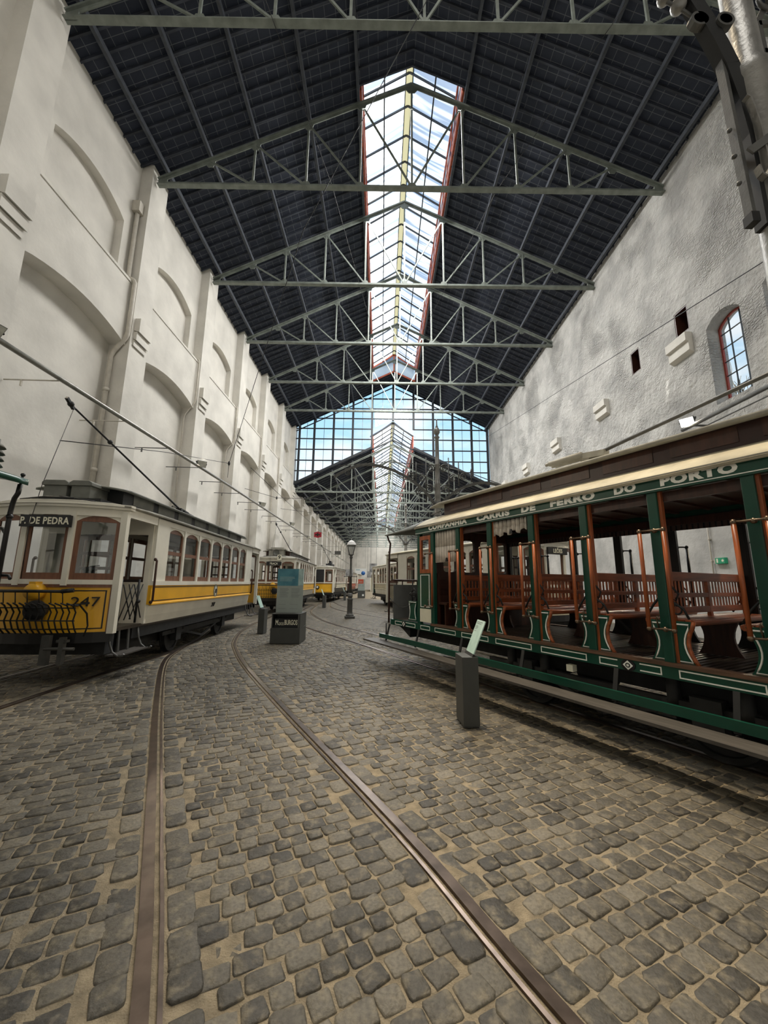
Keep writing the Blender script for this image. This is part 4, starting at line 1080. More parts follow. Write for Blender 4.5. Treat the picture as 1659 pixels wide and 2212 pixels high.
    for v0, s in ((0.0, 1), (W, -1)):
        b = MB(); va, vb = sorted((v0 + s * .01, v0 + s * .05))
        b.box(va, vb, 1.27, 1.65, 1.20, 1.90); q = b.build('corner_panel', M_GREEN, t)
        b = MB(); b.box(va, vb, 1.27, 1.65, .94, 1.20); b.build('white_panel', M_PLATE, q)
        b = MB(); b.box(va, vb, 1.27, 1.33, 1.90, 2.66).box(va, vb, 1.59, 1.65, 1.90, 2.66).box(va, vb, 1.33, 1.59, 1.90, 1.98).box(va, vb, 1.33, 1.59, 2.58, 2.66); w = b.build('corner_window', M_WOOD, t)
        b = MB(); b.box((va + vb) / 2 - .003, (va + vb) / 2 + .003, 1.33, 1.59, 1.98, 2.58); b.build('pane', M_GLASS, w)
        if s > 0:
            b = MB()
            for z in (1.235, 1.865): b.box(-.003, .012, 1.31, 1.61, z - .006, z + .006)
            for y in (1.31, 1.61): b.box(-.003, .012, y - .006, y + .006, 1.23, 1.87)
            b.build('lining', M_LINE, q)
    # platform bench end with scroll
    pts = hourglass(1.96, .17, .92, 1.33)
    b = MB(); b.prism(pts, 'x', .03, .07); pe = b.build('platform_panel', M_GREEN, t)
    b = MB(); b.tube([(.028, p, z) for p, z in hourglass(1.96, .14, .95, 1.305)], .008, 5, True); b.build('lining', M_LINE, pe)
    b = MB()
    for c, r in ((1.93, .07), (2.05, .05)):
        b.tube([(.05, c + r * (1 - k / 22) * math.cos(k * .55), 1.45 + r * (1 - k / 22) * math.sin(k * .55)) for k in range(20)], .013, 6)
    b.tube([(.05, 1.83, 1.33), (.05, 1.85, 1.55), (.05, 1.95, 1.60)], .013, 6); b.build('scroll_arm', M_DARKIRON, t)
    # platform: dash, rail, chain
    def nose(v): return 2.97 - .02 - .30 * max(0, abs(v - W / 2) - .35) ** 2
    A, B = [], []
    for i in range(15):
        v = .05 + (W - .1) * i / 14; A.append([(v, nose(v), .90), (v, nose(v), 1.66)]); B.append([(v, nose(v) - .03, .90), (v, nose(v) - .03, 1.66)])
    for i in range(1, 6): A.append([(W - .05, nose(W) - .2 * i, .90), (W - .05, nose(W) - .2 * i, 1.66)]); B.append([(W - .08, nose(W) - .2 * i, .90), (W - .08, nose(W) - .2 * i, 1.66)])
    b = MB(); b.slab(A, B); b.build('dash', M_DASH, t)
    b = MB(); b.tube([(.04 + (W - .08) * i / 14, nose(.04 + (W - .08) * i / 14) - .01, 1.76) for i in range(15)], .025, 8)
    for v in (.35, .8, 1.4, 1.9): b.tube([(v, nose(v) - .01, 1.64), (v, nose(v) - .01, 1.76)], .014, 6)
    b.build('dash_rail', M_WOODDK, t)
    b = MB(); b.tube([(.45, 2.6, .95), (.45, 2.6, 1.75)], .016, 6); b.sphere((.45, 2.6, 1.52), .03, 6)
    b.build('brake_staff', M_DARKIRON, t)
    b = MB(); b.tube([(.03, 2.93 - 1.1 * k / 12, 1.36 - .19 * math.sin(PI * k / 12)) for k in range(13)], .009, 5); b.build('entrance_chain', M_DARKIRON, t)
    b = MB(); pr = 0.03
    b.tube([(.02, 2.95, .80), (.02, 2.95, 1.75), (.02, 2.95, 2.35), (.02, 2.92, 2.52), (.02, 2.90, 2.62), (.02, 3.0, 2.72), (.02, 3.05, 2.82)], .022, 8)
    b.sphere((.02, 2.95, 2.42), .03, 6); b.build('canopy_post', M_WOODDK, t)
    b = MB(); b.tube([(W - .02, 2.95, .80), (W - .02, 2.95, 2.35), (W - .02, 2.90, 2.62), (W - .02, 3.05, 2.82)], .022, 8); b.build('canopy_post', M_WOODDK, t)
    b = MB(); P, Q = [], []
    for i in range(15):
        v = W * i / 14; P.append([(v, 2.7, .775), (v, nose(v) + .05, .775)]); Q.append([(v, 2.7, .895), (v, nose(v) + .05, .895)])
    b.slab(P, Q); b.build('nose_beam', M_GREEN, t)
    # roof: letter board, canvas roof, canopy, clerestory
    for v0, v1, s in ((-.015, .035, -1), (W - .035, W + .015, 1)):
        b = MB(); b.box(v0, v1, UB, UF, 2.705, 2.855); lb = b.build('letter_board', M_GREEN, t)
        if s < 0:
            b = MB(); b.box(-.019, -.015, UB, UF, 2.726, 2.735); b.build('lining', M_LINE, lb)
            for wd_, ua, uz in (('COMPANHIA', 1.29, .12), ('CARRIS', -.13, -.87), ('DE', -1.10, -1.36), ('FERRO', -1.61, -2.26), ('DO', -2.50, -2.75), ('PORTO', -3.0, -3.66)):
                o = text('lettering', wd_, M_LINE, lb, .124, frame_M((-.0155, (ua + uz) / 2, 2.796), (0, -1, 0), (0, 0, 1)), bold=.0075, ext=.003, space=1.15)
                xs = [v.co.y for v in o.data.vertices]; k = (ua - uz) / (max(xs) - min(xs)); mid = (max(xs) + min(xs)) / 2
                for v in o.data.vertices: v.co.y = (v.co.y - mid) * k + (ua + uz) / 2
    P, Q = [], []
    us = [UB, -3, 0, UF] + [UF + (3.17 - UF) * k / 8 for k in range(1, 9)]
    for i in range(17):
        v = -.05 + (W + .1) * i / 16; c = 1 - min(1, abs(v - W / 2) / (W / 2 + .05)) ** 2.4; row = []
        for u in us:
            if u <= UF: row.append((v, u, 2.86 + .35 * c))
            else:
                f = (u - UF) / (3.17 - UF); lim = 3.17 - .10 * (abs(v - W / 2) / 1.1) ** 4
                row.append((v, UF + (lim - UF) * f, 2.86 - .02 * f + .35 * c * (1 - .72 * f ** 1.6)))
        P.append(row); Q.append([(p[0], p[1], p[2] - .035) for p in row])
    b = MB(); b.slab([r[:4] for r in P], [r[:4] for r in Q], True); b.build('canvas_roof', M_CREAM, t)
    b = MB(); b.slab([r[3:] for r in P], [r[3:] for r in Q], True); b.build('front_canopy', M_GREY, t)
    b = MB()
    for v in (-.03, W + .03): b.box(v - .02, v + .02, UB, UF, 2.845, 2.875)
    b.build('gutter_strip', M_GREYLT, t)
    b = MB(); b.box(.40, W - .40, UB, 1.30, 3.05, 3.36); cl = b.build('clerestory', M_MAROON, t)
    u = UB + .1
    while u < .9:
        for v in (.392, W - .40): b = MB(); b.box(v, v + .008, u, u + .62, 3.15, 3.32); b.build('clerestory_light', M_WOODDK, cl)
        u += .81
    P, Q = [], []
    for i in range(11):
        v = .26 + (W - .52) * i / 10; z = 3.365 + .07 * (1 - ((v - W / 2) / (W / 2 - .26)) ** 2)
        P.append([(v, UB, z), (v, 1.3, z), (v, 1.62, z - .05)]); Q.append([(v, UB, z - .045), (v, 1.3, z - .045), (v, 1.62, z - .08)])
    b = MB(); b.slab(P, Q, True); b.build('clerestory_roof', M_GREYLT, cl)
    b = MB(); b.box(.08, W - .08, UB, 1.2, 2.80, 2.83)
    u = UB + .2
    while u < 1.1: b.box(.08, W - .08, u, u + .05, 2.77, 2.80); u += .41
    b.build('ceiling_boards', M_WOODDK, t)
    b = MB(); b.box(.09, .13, UB, 1.2, 2.60, 2.705).box(W - .13, W - .09, UB, 1.2, 2.60, 2.705); b.build('inner_cornice', M_WOODDK, t)
    b = MB(); b.box(W - .105, W - .095, UB, 1.15, 2.52, 2.72); b.build('blind_roll', M_BLACK, t)
    b = MB(); u = UB + .1                                             # scalloped pelmet on the far side
    while u < 1.1:
        b.box(W - .12, W - .105, u, u + .045, 2.52, 2.60); u += .07
    b.build('blind_fringe', M_STRIPE, t)
    # striped curtains
    def curtain(ua, ub, z0, z1, gathered, name='curtain'):
        n = 64; P, Q = [], []
        b = MB(); cols = []
        for i in range(n + 1):
            u = ua + (ub - ua) * i / n; w = .012 * math.sin(i * PI / 4) * (1.8 if gathered else 1)
            zz = z0 + (.03 * math.sin(i * .35) + .05 * i / n if gathered else 0)
            P.append([(.05 + w, u, zz), (.05 + w * .7, u, (zz + z1) / 2), (.05 + w * .5, u, z1)])
        for i in range(n):
            b.cur = 1 if (i % 8) in (2, 3) else 0
            a0, a1 = P[i], P[i + 1]
            for j in range(2):
                b.add([a0[j], a1[j], a1[j + 1], a0[j + 1]], [(0, 1, 2, 3)], True)
        c = b.build(name, [M_CURT, M_STRIPE], t, recalc=False)
        md = c.modifiers.new('solid', 'SOLIDIFY'); md.thickness = .004
        b = MB(); um = (ua + ub) / 2 - .05; b.prism([(um - .035, z0 + .01), (um + .035, z0 + .01), (um + .015, z0 + .08), (um - .015, z0 + .08)], 'x', .02, .04); b.build('curtain_pull', M_BLACK, c)
    curtain(1.15, .50, 2.10, 2.70, False)
    curtain(-.45, -1.13, 2.46, 2.70, True)
    # below: hanging boards, step, truck
    for v, s in ((-.22, -1), (W + .22, 1)):
        b = MB(); b.box(v - .02, v + .02, UB, 2.93, .495, .585); gb = b.build('guard_board', M_GREEN, t)
        b = MB(); b.box(*sorted((v + s * .02, v + s * .30)), UB, 3.18, .425, .455); st = b.build('running_board', M_STEP, t)
        for u in (2.66, 1.5, .2, -1.1, -2.4, -3.45, -4.6):
            b = MB(); b.bar((v - s * .10, u, .80), (v - s * .01, u, .47), .05, .015).bar((v - s * .05, u, .44), (v + s * .26, u, .42), .05, .02); b.build('board_bracket', M_DARKIRON, st)
        b = MB(); b.tube([(v - s * .01, 2.66, .82), (v - s * .01, 2.66, .42)], .014, 6); b.build('hanger_rod', M_DARKIRON, gb)
    b = MB(); b.box(.30, W - .30, UB, 2.2, .56, .775); b.prism([(2.2, .775), (2.72, .775), (2.5, .70), (2.2, .56)], 'x', .12, W - .12); b.build('underframe', M_UNDER, t)
    b = MB(); b.box(.02, .10, -1.75, -1.66, .62, .70); b.build('inspection_plate', M_PLATE, t)
    truck(t, W / 2, (-.9, -3.1), .92)
    b = MB()
    for v in (.25, W - .25): b.tube([(v, 1.2, .30), (v, -4.5, .30)], .03, 6)
    b.build('brake_rods', M_DARKIRON, t)
    # roof gear
    b = MB(); vc = W / 2
    b.box(vc - .14, vc + .14, -1.7, -.8, 3.42, 3.50)
    for s in (-1, 1):
        b.tube([(vc + s * .08, -.85, 3.74), (vc + s * .08, -1.45, 3.74)], .045, 10); b.tube([(vc + s * .08, -.78, 3.74), (vc + s * .08, -.86, 3.74)], .03, 8)
    b.bar((vc, -.85, 3.62), (vc, -1.75, 3.60), .10, .05).bar((vc, -1.35, 3.50), (vc, -1.55, 3.72), .12, .10).bar((vc, -1.45, 3.72), (vc, -1.8, 3.68), .14, .09)
    b.build('pole_base', M_GREYLT, t)
    b = MB(); b.tube([(vc, -1.6, 3.70), (vc, -6.0, 4.42)], [.03, .02], 8); b.build('trolley_pole', M_IRON, t)
    b = MB(); b.tube([(.7, 2.1, 3.06), (.68, 2.05, 3.16), (1.5, 2.2, 3.2), (1.5, 2.25, 3.1)], .012, 6)
    for v in (.55, .95, 1.35): b.tube([(v, 1.75, 3.08), (v, 1.75, 3.22)], .01, 6)
    b.tube([(.5, 1.55, 3.24), (.5, 1.9, 3.22), (1.6, 1.9, 3.22)], .014, 6); b.build('pole_hook_rail', M_IRON, t)
    b = MB(); b.box(1.15, 1.55, 2.15, 2.6, 3.04, 3.20); b.build('roof_box', M_GREY, t)
    return t
M_STRIPE = mat('dark_curtain_stripe', srgb(78, 66, 62), 0.85)
open_tram()

# ---------------------------------------------------------------- corner of another open tram at the left edge
def left_tram():
    t = thing('open_tram', 'dark green tram canopy on a cranked post, cut off by the left edge', 'tram', (-5.76, 3.04, 0), 0)
    W = 1.28
    P, Q = [], []
    for i in range(13):
        x = -W - .34 + (2 * W + .68) * i / 12; c = 1 - min(1, abs(x) / (W + .34)) ** 2.2; row = []
        for y in (-4, -2, 0, .8, 1.3, 1.62, 1.78):
            e = max(0, (y - .4) / 1.38); row.append((x * (1 - .04 * e), y - .12 * (abs(x) / W) ** 4 * (y > 1), 2.86 + .34 * c * (1 - .35 * e)))
        P.append(row); Q.append([(p[0], p[1], p[2] - .07) for p in row])
    b = MB(); b.slab(P, Q, True); b.build('canopy', M_GREEN, t)
    for s in (-1, 1):
        x = s * 1.30
        b = MB(); b.tube([(x + s * .06, 1.58, 2.83), (x + s * .05, 1.58, 2.72), (x + s * .00, 1.60, 2.66), (x - s * .03, 1.62, 2.60), (x - s * .04, 1.62, 2.48), (x - s * .04, 1.62, .8)], .026, 8)
        b.sphere((x - s * .04, 1.62, 2.44), .036, 8); b.tube([(x + s * .06, 1.58, 2.83), (x + s * .07, 1.58, 2.95)], .014, 6); b.sphere((x + s * .07, 1.58, 2.95), .025, 6)
        b.build('canopy_post', M_BLACK, t)
        b = MB(); b.tube([(x - s * .04, 1.62, 2.22), (x - s * .12, 1.64, 2.30), (x - s * .3, 1.66, 2.32)], .02, 6); b.build('post_brace', M_IRON, t)
    b = MB()
    for k in range(4): b.lathe([(.05, 3.14 + k * .075), (.13, 3.12 + k * .075), (.10, 3.16 + k * .075), (.05, 3.17 + k * .075)], 14, (1.16, 1.35, -.12))
    b.lathe([(.07, 2.95), (.07, 3.45), (.03, 3.47)], 12, (1.16, 1.35, -.12)); b.build('insulator_stack', M_GREY, t)
    b = MB(); b.box(-1.22, 1.22, 1.50, 1.58, .86, 1.62); b.box(-1.25, 1.25, 1.46, 1.62, 1.62, 1.68); b.build('dash', M_DASH, t)
    b = MB(); b.box(-1.25, 1.25, -4, 1.62, .78, .86); b.build('floor', M_FLOORW, t)
    b = MB(); b.box(-.95, .95, -3.5, 1.2, .56, .78); b.build('underframe', M_UNDER, t)
    for s in (-1, 1):
        for y in (-2.6, -1.0, .5):
            b = MB(); b.box(s * 1.22 - .04, s * 1.22 + .04, y - .04, y + .04, .8, 2.86); b.build('post', M_GREEN, t)
    b = MB(); b.tube([(1.22, 1.62, 1.74), (1.34, 1.66, 1.74), (1.40, 1.62, 1.70)], .018, 6); b.tube([(1.0, 1.66, 1.74), (1.3, 1.66, 1.75)], .014, 6); b.build('brake_handle', M_DARKIRON, t)
    truck(t, 0, (-.6, -2.5))
left_tram()
# ================================================================ FURNITURE OF THE HALL
def text_lines(b, M, x0, x1, zs, h=.012, rnd=None):
    for z in zs:
        x1_ = x1 - (random.random() * .3 * (x1 - x0))
        b.add([M @ Vector(p) for p in ((x0, z, .001), (x1_, z, .001), (x1_, z + h, .001), (x0, z + h, .001))], [(0, 1, 2, 3)])
M_PANELG = mat('grey_green_info_panel', srgb(150, 160, 155), 0.35, var=0.02)
M_PANELB = mat('blue_info_panel', srgb(72, 128, 142), 0.35, c2=srgb(56, 110, 128), vscale=4)
M_PANELT = mat('pale_blue_plate', srgb(160, 186, 184), 0.3)
M_PRINT = mat('grey_print', srgb(112, 124, 122), 0.6, var=0)
M_MINT = mat('pale_mint_info_plate', srgb(186, 214, 202), 0.25, var=0.05, c2=srgb(170, 200, 190), vscale=7)
M_SHEET = mat('white_sheet', srgb(220, 222, 220), 0.6, var=0.02)

def pedestal(label, loc, rz, h=.81, back=False):
    t = thing('information_pedestal', label, 'information stand', loc, rz, 'information pedestals')
    b = MB(); b.box(-.10, .10, -.17, .17, .02, h); b.box(-.085, .085, -.155, .155, 0, .02); b.build('plinth', M_KIOSK, t, bevel=.004)
    # slanted glass plate slotted into the plinth, leaning towards +x
    M = frame_M((.03, 0, h - .02), (0, 1, 0), (.42, 0, 1))
    b = MB(); vs = [M @ Vector(p) for p in [(x, y, z) for z in (-.006, .006) for x, y in ((-.155, .03), (.155, .03), (.155, .48), (-.155, .48))]]
    b.add(vs, [(3, 2, 1, 0), (4, 5, 6, 7), (0, 1, 5, 4), (1, 2, 6, 5), (2, 3, 7, 6), (3, 0, 4, 7)]); p = b.build('text_plate', M_MINT, t)
    b = MB()
    M2 = frame_M((.03, 0, h - .02), (0, -1, 0), (.42, 0, 1))
    M2 = M2 @ Matrix.Translation((0, 0, .0065))
    text_lines(b, M2, -.13, .12, (.45, .43), .008); text_lines(b, M2, -.13, -.02, (.40, .385, .37, .355, .33), .006); b.build('printed_text', M_PRINT, p)
    b = MB(); vs = [M @ Vector(q) for q in [(x, y, z) for z in (-.012, .012) for x, y in ((-.165, -.26), (.165, -.26), (.165, .055), (-.165, .055))]]
    b.add(vs, [(3, 2, 1, 0), (4, 5, 6, 7), (0, 1, 5, 4), (1, 2, 6, 5), (2, 3, 7, 6), (3, 0, 4, 7)]); b.build('slot_plate', M_DARKIRON, t)
    return t
pedestal('dark grey pedestal with slanted mint plate in front of the green tram', (1.09, 5.19, 0), R(4))
pedestal('pedestal with slanted mint plate beside the rear of tram 247', (-3.95, 13.45, 0), R(178))
pedestal('small pedestal standing before the plain yellow tram', (-3.85, 27.0, 0), R(178))
pedestal('faint far pedestal just left of the street lamp', (-3.5, 38.2, 0), R(178))

def totem(label, loc, rz, big=True):
    t = thing('information_totem', label, 'information stand', loc, rz, 'information totems')
    b = MB(); b.box(-.41, .41, -.45, .45, .02, .43); b.box(-.39, .39, -.43, .43, 0, .02); b.build('base', M_KIOSK, t, bevel=.004)
    if big:
        b = MB(); b.box(-.40, .40, .10, .45, .43, .80).box(-.40, -.375, -.40, .10, .43, .80).box(.355, .41, -.45, .10, .43, .80).box(-.40, .41, -.40, .45, .80, .82); b.build('display_case', M_KIOSK, t)
        b = MB(); b.box(.357, .362, -.455, -.45, .43, .81); b.box(.352, .36, -.46, -.44, .43, .81); b.build('case_edge', M_GALV, t)
        b = MB(); b.box(-.34, .33, -.30, -.26, .44, .68); sg = b.build('destination_sign', M_SIGNK, t)
        y = -.302
        text('lettering', 'M.', M_PLATE, sg, .19, frame_M((-.265, y, .565), (1, 0, 0), (0, 0, 1)), wide=.58, bold=.004)
        text('lettering', 'DOS', M_PLATE, sg, .11, frame_M((-.147, y, .53), (1, 0, 0), (0, 0, 1)), wide=.58, bold=.002)
        text('lettering', 'BURGOS', M_PLATE, sg, .19, frame_M((.118, y, .565), (1, 0, 0), (0, 0, 1)), wide=.50, bold=.005)
    else:
        b = MB(); b.box(-.40, .40, -.3, .45, .43, .82); b.build('display_case', M_KIOSK, t)
        b = MB(); b.box(.10, .30, -.456, -.45, .22, .42); b.build('notice', M_SHEET, t)
    b = MB(); b.box(-.40, .36, -.02, .02, .80, 1.60); pn = b.build('text_panel', M_PANELG, t)
    b = MB(); M = frame_M((0, -.0205, 0), (1, 0, 0), (0, 0, 1))
    text_lines(b, M, -.32, -.05, [1.50 - .03 * k for k in range(9)], .010); text_lines(b, M, .02, .30, [1.50 - .03 * k for k in range(9)], .010)
    text_lines(b, M, -.33, -.06, (1.05, .93), .006); text_lines(b, M, 0, .28, (1.05, .93), .006)
    b.build('printed_text', M_PRINT, pn)
    b = MB(); b.box(-.40, .21, -.022, .022, 1.585, 2.08); ip = b.build('image_panel', M_PANELB if big else M_ORANGE, t)
    b = MB(); text_lines(b, frame_M((0, -.0225, 0), (1, 0, 0), (0, 0, 1)), -.33, .15, [1.83 - .035 * k for k in range(4)], .010); b.build('printed_text', M_PANELT, ip)
    b = MB(); b.box(.21, .36, -.018, .018, 1.585, 2.08); b.build('side_image', M_PANELT if big else M_PANELG, t)
    return t
totem('tall blue and grey information totem with M. DOS BURGOS board in its base', (-2.66, 11.68, 0), R(0))
totem('small distant information totem by the end wall, brown picture on top', (-2.25, 45.0, 0), R(0), False)

def street_lamp():
    t = thing('street_lamp', 'cast iron street lamp with glazed lantern in the middle of the hall', 'street lamp', (-1.52, 19.4, 0), R(10))
    b = MB(); b.box(-.235, .235, -.235, .235, 0, .12); b.build('plinth', M_IRON, t, bevel=.02)
    b = MB(); b.lathe([(.20, .12), (.20, .17), (.15, .20), (.135, .30), (.125, .85), (.14, .88), (.14, .93), (.11, .95), (.11, 1.0), (.13, 1.03), (.13, 1.08), (.10, 1.12), (.09, 1.2)], 18); b.build('pedestal_shaft', M_IRON, t)
    b = MB(); b.lathe([(.085, 1.2), (.062, 1.95), (.085, 1.97), (.085, 2.02), (.06, 2.05), (.045, 2.85), (.075, 2.9), (.075, 2.95), (.05, 2.98), (.09, 3.02), (.09, 3.05)], 16); b.build('column', M_IRON, t)
    b = MB(); b.tube([(-.3, 0, 1.99), (.3, 0, 1.99)], .018, 6); b.sphere((-.3, 0, 1.99), .03, 6); b.sphere((.3, 0, 1.99), .03, 6); b.build('ladder_bar', M_IRON, t)
    b = MB()
    for sx, sy in ((1, 1), (1, -1), (-1, 1), (-1, -1)):
        b.tube([(sx * .08, sy * .08, 3.04), (sx * .19, sy * .19, 3.50)], .014, 6); b.tube([(sx * .06, sy * .06, 3.03), (sx * .13, sy * .13, 3.06), (sx * .10, sy * .10, 3.14)], .008, 5)
    for z, r in ((3.05, .09), (3.50, .20)): b.box(-r, r, -r, -r + .02, z, z + .02).box(-r, r, r - .02, r, z, z + .02).box(-r, -r + .02, -r, r, z, z + .02).box(r - .02, r, -r, r, z, z + .02)
    lf = b.build('lantern_frame', M_IRON, t)
    b = MB()
    for k in range(4):
        a = k * PI / 2; c, s = math.cos(a), math.sin(a); q = [(.08, -.08, 3.06), (.08, .08, 3.06), (.19, .19, 3.49), (.19, -.19, 3.49)]
        b.add([(x * c - y * s, x * s + y * c, z) for x, y, z in q], [(0, 1, 2, 3)])
    b.build('lantern_glass', M_GLASS, lf)
    b = MB(); b.lathe([(.02, 3.08), (.03, 3.16), (.03, 3.26), (.045, 3.30), (.03, 3.36), (.001, 3.38)], 12); b.build('bulb', M_LAMPG, lf)
    b = MB(); n = 4; prof = [(.33, 3.51), (.33, 3.54), (.20, 3.70), (.16, 3.72), (.10, 3.75), (.03, 3.78), (.03, 3.83), (.001, 3.87)]
    b.lathe([(r * 1.0, z) for r, z in prof], 4, smooth=False)
    o = b.build('lantern_roof', M_POLE, lf); o.rotation_euler.z = PI / 4
street_lamp()

# ---- ornamental trolley-wire poles with scroll brackets
def spiral(c, r, turns, n, plane_y, flip=1, start=0):
    return [(c[0] + flip * r * (1 - .8 * k / n) * math.cos(start + turns * 2 * PI * k / n), plane_y, c[1] + r * (1 - .8 * k / n) * math.sin(start + turns * 2 * PI * k / n)) for k in range(n + 1)]
def trolley_wire_pole(label, loc, rz=0, k=1.0):
    t = thing('trolley_wire_pole', label, 'pole', loc, rz, 'ornamental poles for the trolley wires')
    t.scale = (k, k, k)
    b = MB(); b.lathe([(.22, 0), (.22, .1), (.17, .14), (.16, .9), (.19, .95), (.19, 1.05), (.15, 1.1), (.135, 2.4), (.155, 2.44), (.155, 2.5), (.125, 2.55), (.115, 4.75), (.115, 5.62), (.125, 5.66), (.10, 5.70), (.088, 6.4), (.115, 6.43), (.115, 6.47), (.085, 6.5), (.075, 7.55), (.11, 7.58), (.11, 7.62), (.07, 7.66), (.07, 7.72)], 20); b.build('shaft', M_POLE, t)
    b = MB(); b.lathe([(.06, 7.70), (.09, 7.74), (.125, 7.82), (.125, 7.90), (.09, 7.98), (.05, 8.02), (.06, 8.05), (.03, 8.12), (.022, 8.32), (.035, 8.35), (.001, 8.40)], 16); b.build('finial', M_POLE, t)
    for s in (-1, 1):
        reach = 4.1 if s < 0 else 2.75; top = 6.45 if s < 0 else 5.75
        arc = []
        for i in range(17):
            f = i / 16; x = .1 + (reach - .1) * (1 - math.cos(f * PI / 2 * 1.12)) / (1 - math.cos(PI / 2 * 1.12)); x = .1 + (reach - .1) * f ** 1.35
            z = 4.75 + (top - 4.75) * math.sin(min(1, f * 1.25) * PI / 2) - (max(0, f - .72) / .28) ** 2 * (.55 if s < 0 else .28)
            arc.append((s * x, 0, z))
        b = MB()
        for p, q in zip(arc[:-1], arc[1:]): b.bar(p, q, .06, .10)
        b.build('bracket_arm', M_IRON, t)
        b = MB(); b.tube([(s * .08, 0, 6.43), (s * reach * .5, 0, 6.55 if s < 0 else 6.1), (s * reach * .97, 0, top - .1 if s < 0 else 5.62)], .016, 6); b.build('tie_rod', M_IRON, t)
        for x, z0, z1 in ((.45, 5.2, 6.75), (.85, 5.6, 6.55), (1.35, 5.75, 6.3)):
            b = MB(); b.tube([(s * x, 0, z0 - (.3 if x < .5 else 0)), (s * x, 0, z1)], .024, 6); b.lathe([(.018, -.06), (.045, 0), (.018, .06)], 8, (s * x, 0, z0 + .45))
            b.build('spindle', M_IRON, t)
        for c, r in (((s * .26, 6.30), .17), ((s * .62, 5.9), .16), ((s * .32, 5.45), .19), ((s * 1.04, 5.98), .15), ((s * .78, 5.35), .13), ((s * (reach - .5), top - .35), .15)):
            b = MB(); b.tube(spiral(c, r, 1.6, 20, 0, s, PI * .3), .024, 6); b.build('scrollwork', M_IRON, t)
        b = MB(); b.bar((s * .1, 0, 4.80), (s * .19, 0, 4.80), .08, .12); b.tube([(s * .17, 0, 4.72), (s * .26, 0, 4.85), (s * .20, 0, 4.95)], .016, 6)
        b.build('clamp', M_IRON, t)
    b = MB(); b.lathe([(.15, 4.68), (.15, 4.92), (.12, 4.94)], 18); b.build('collar', M_IRON, t)
    return t
p1 = trolley_wire_pole('ornamental silver pole with scroll brackets rising behind the nose of the green tram', (2.08, 14.3, 0), 0, .955)
p2 = trolley_wire_pole('ornamental pole with curved arm far behind, left of the one over the green tram', (1.9, 31.0, 0))

def near_pole():
    t = thing('trolley_wire_pole', 'thick grey iron pole with strap brackets cut by the top right corner', 'pole', (3.19, 2.66, 0), R(0))
    b = MB(); b.lathe([(.17, 0), (.17, .2), (.15, .25), (.13, 4.4), (.128, 6.02), (.142, 6.06), (.142, 6.14), (.108, 6.22), (.102, 7.9), (.10, 8.6)], 28); b.build('shaft', M_POLE, t)
    b = MB(); b.lathe([(.06, 8.6), (.12, 8.66), (.16, 8.78), (.1, 8.95), (.03, 9.3)], 18); b.build('finial', M_POLE, t)
    arc = [(-.10, 0, 4.55), (-.095, 0, 5.1), (-.10, 0, 5.43), (-.125, 0, 5.80), (-.18, 0, 6.19), (-.245, 0, 6.45), (-.32, 0, 6.70), (-.41, 0, 6.95), (-.52, 0, 7.16), (-.78, 0, 7.5), (-1.2, 0, 7.8), (-1.8, 0, 8.0), (-2.6, 0, 8.1)]
    b = MB()
    for p, q in zip(arc[:-1], arc[1:]): b.bar(p, q, .10, .12)
    b.build('bracket_arm', M_DARKIRON, t)
    b = MB(); b.bar((-.225, 0, 4.66), (-.245, 0, 6.36), .07, .03, (1, 0, 0)).bar((-.205, 0, 4.66), (-.225, 0, 6.36), .03, .03, (1, 0, 0)); b.build('strap_bar', M_IRON, t)
    b = MB(); b.box(-.255, -.19, -.04, .04, 4.58, 4.67); b.build('strap_end', M_DARKIRON, t)
    b = MB(); b.bar((-.22, -.08, 5.20), (.06, -.165, 5.38), .02, .07); b.build('clamp_band', M_IRON, t)
    b = MB(); b.bar((-.21, .05, 5.22), (.10, .13, 5.36), .02, .07); b.build('clamp_band', M_IRON, t)
    hp = [(-.19, 5.74), (-.16, 5.72), (-.14, 5.60), (-.12, 5.42), (-.115, 5.2), (-.12, 5.02), (-.15, 4.92), (-.185, 4.95), (-.20, 5.03)]
    b = MB()
    for p, q in zip(hp[:-1], hp[1:]): b.bar((p[0], -.09, p[1]), (q[0], -.09, q[1]), .05, .014)
    b.build('clamp_hook', M_POLE, t)
    for z in (4.98, 5.25, 5.52):
        b = MB(); b.sphere((-.272, 0, z), .020, 8); b.build('bolt', M_IRON, t)
    for c in ((-.40, -.02, 6.70), (-.19, -.04, 6.66)):
        b = MB(); b.lathe([(.055, -.03), (.078, -.03), (.078, .03), (.055, .03), (.055, -.03)], 18, c, 'y', False); b.build('ring_eye', M_IRON, t)
    b = MB(); b.tube([(-.42, 0, 6.80), (-.52, 0, 6.9), (-1.2, 0, 7.35)], .016, 6); b.build('insulator_pin', M_IRON, t)
    for i in range(4): b = MB(); b.sphere((-.53 - .12 * i, 0, 6.93 + .09 * i), .065 - .006 * i, 10); b.build('insulator', M_POLE, t)
    for c, f in (((-.06, 7.12), -1), ((.30, 6.95), 1)):
        b = MB(); b.tube(spiral(c, .15, 1.4, 18, -.02, f, 0), .020, 6); b.build('scrollwork', M_IRON, t)
    b = MB()
    for p, q in (((.17, 0, 6.1), (.17, 0, 6.75)), ((.17, 0, 6.75), (.27, 0, 6.95)), ((.17, 0, 6.1), (.28, 0, 6.1)), ((.28, 0, 6.1), (.28, 0, 6.4)), ((.28, 0, 6.4), (.17, 0, 6.4)), ((.28, 0, 6.4), (.45, 0, 6.95)), ((.17, 0, 6.72), (.39, 0, 6.75))): b.bar(p, q, .05, .025, (0, 1, 0))
    b.build('side_bracket', M_IRON, t)
near_pole()

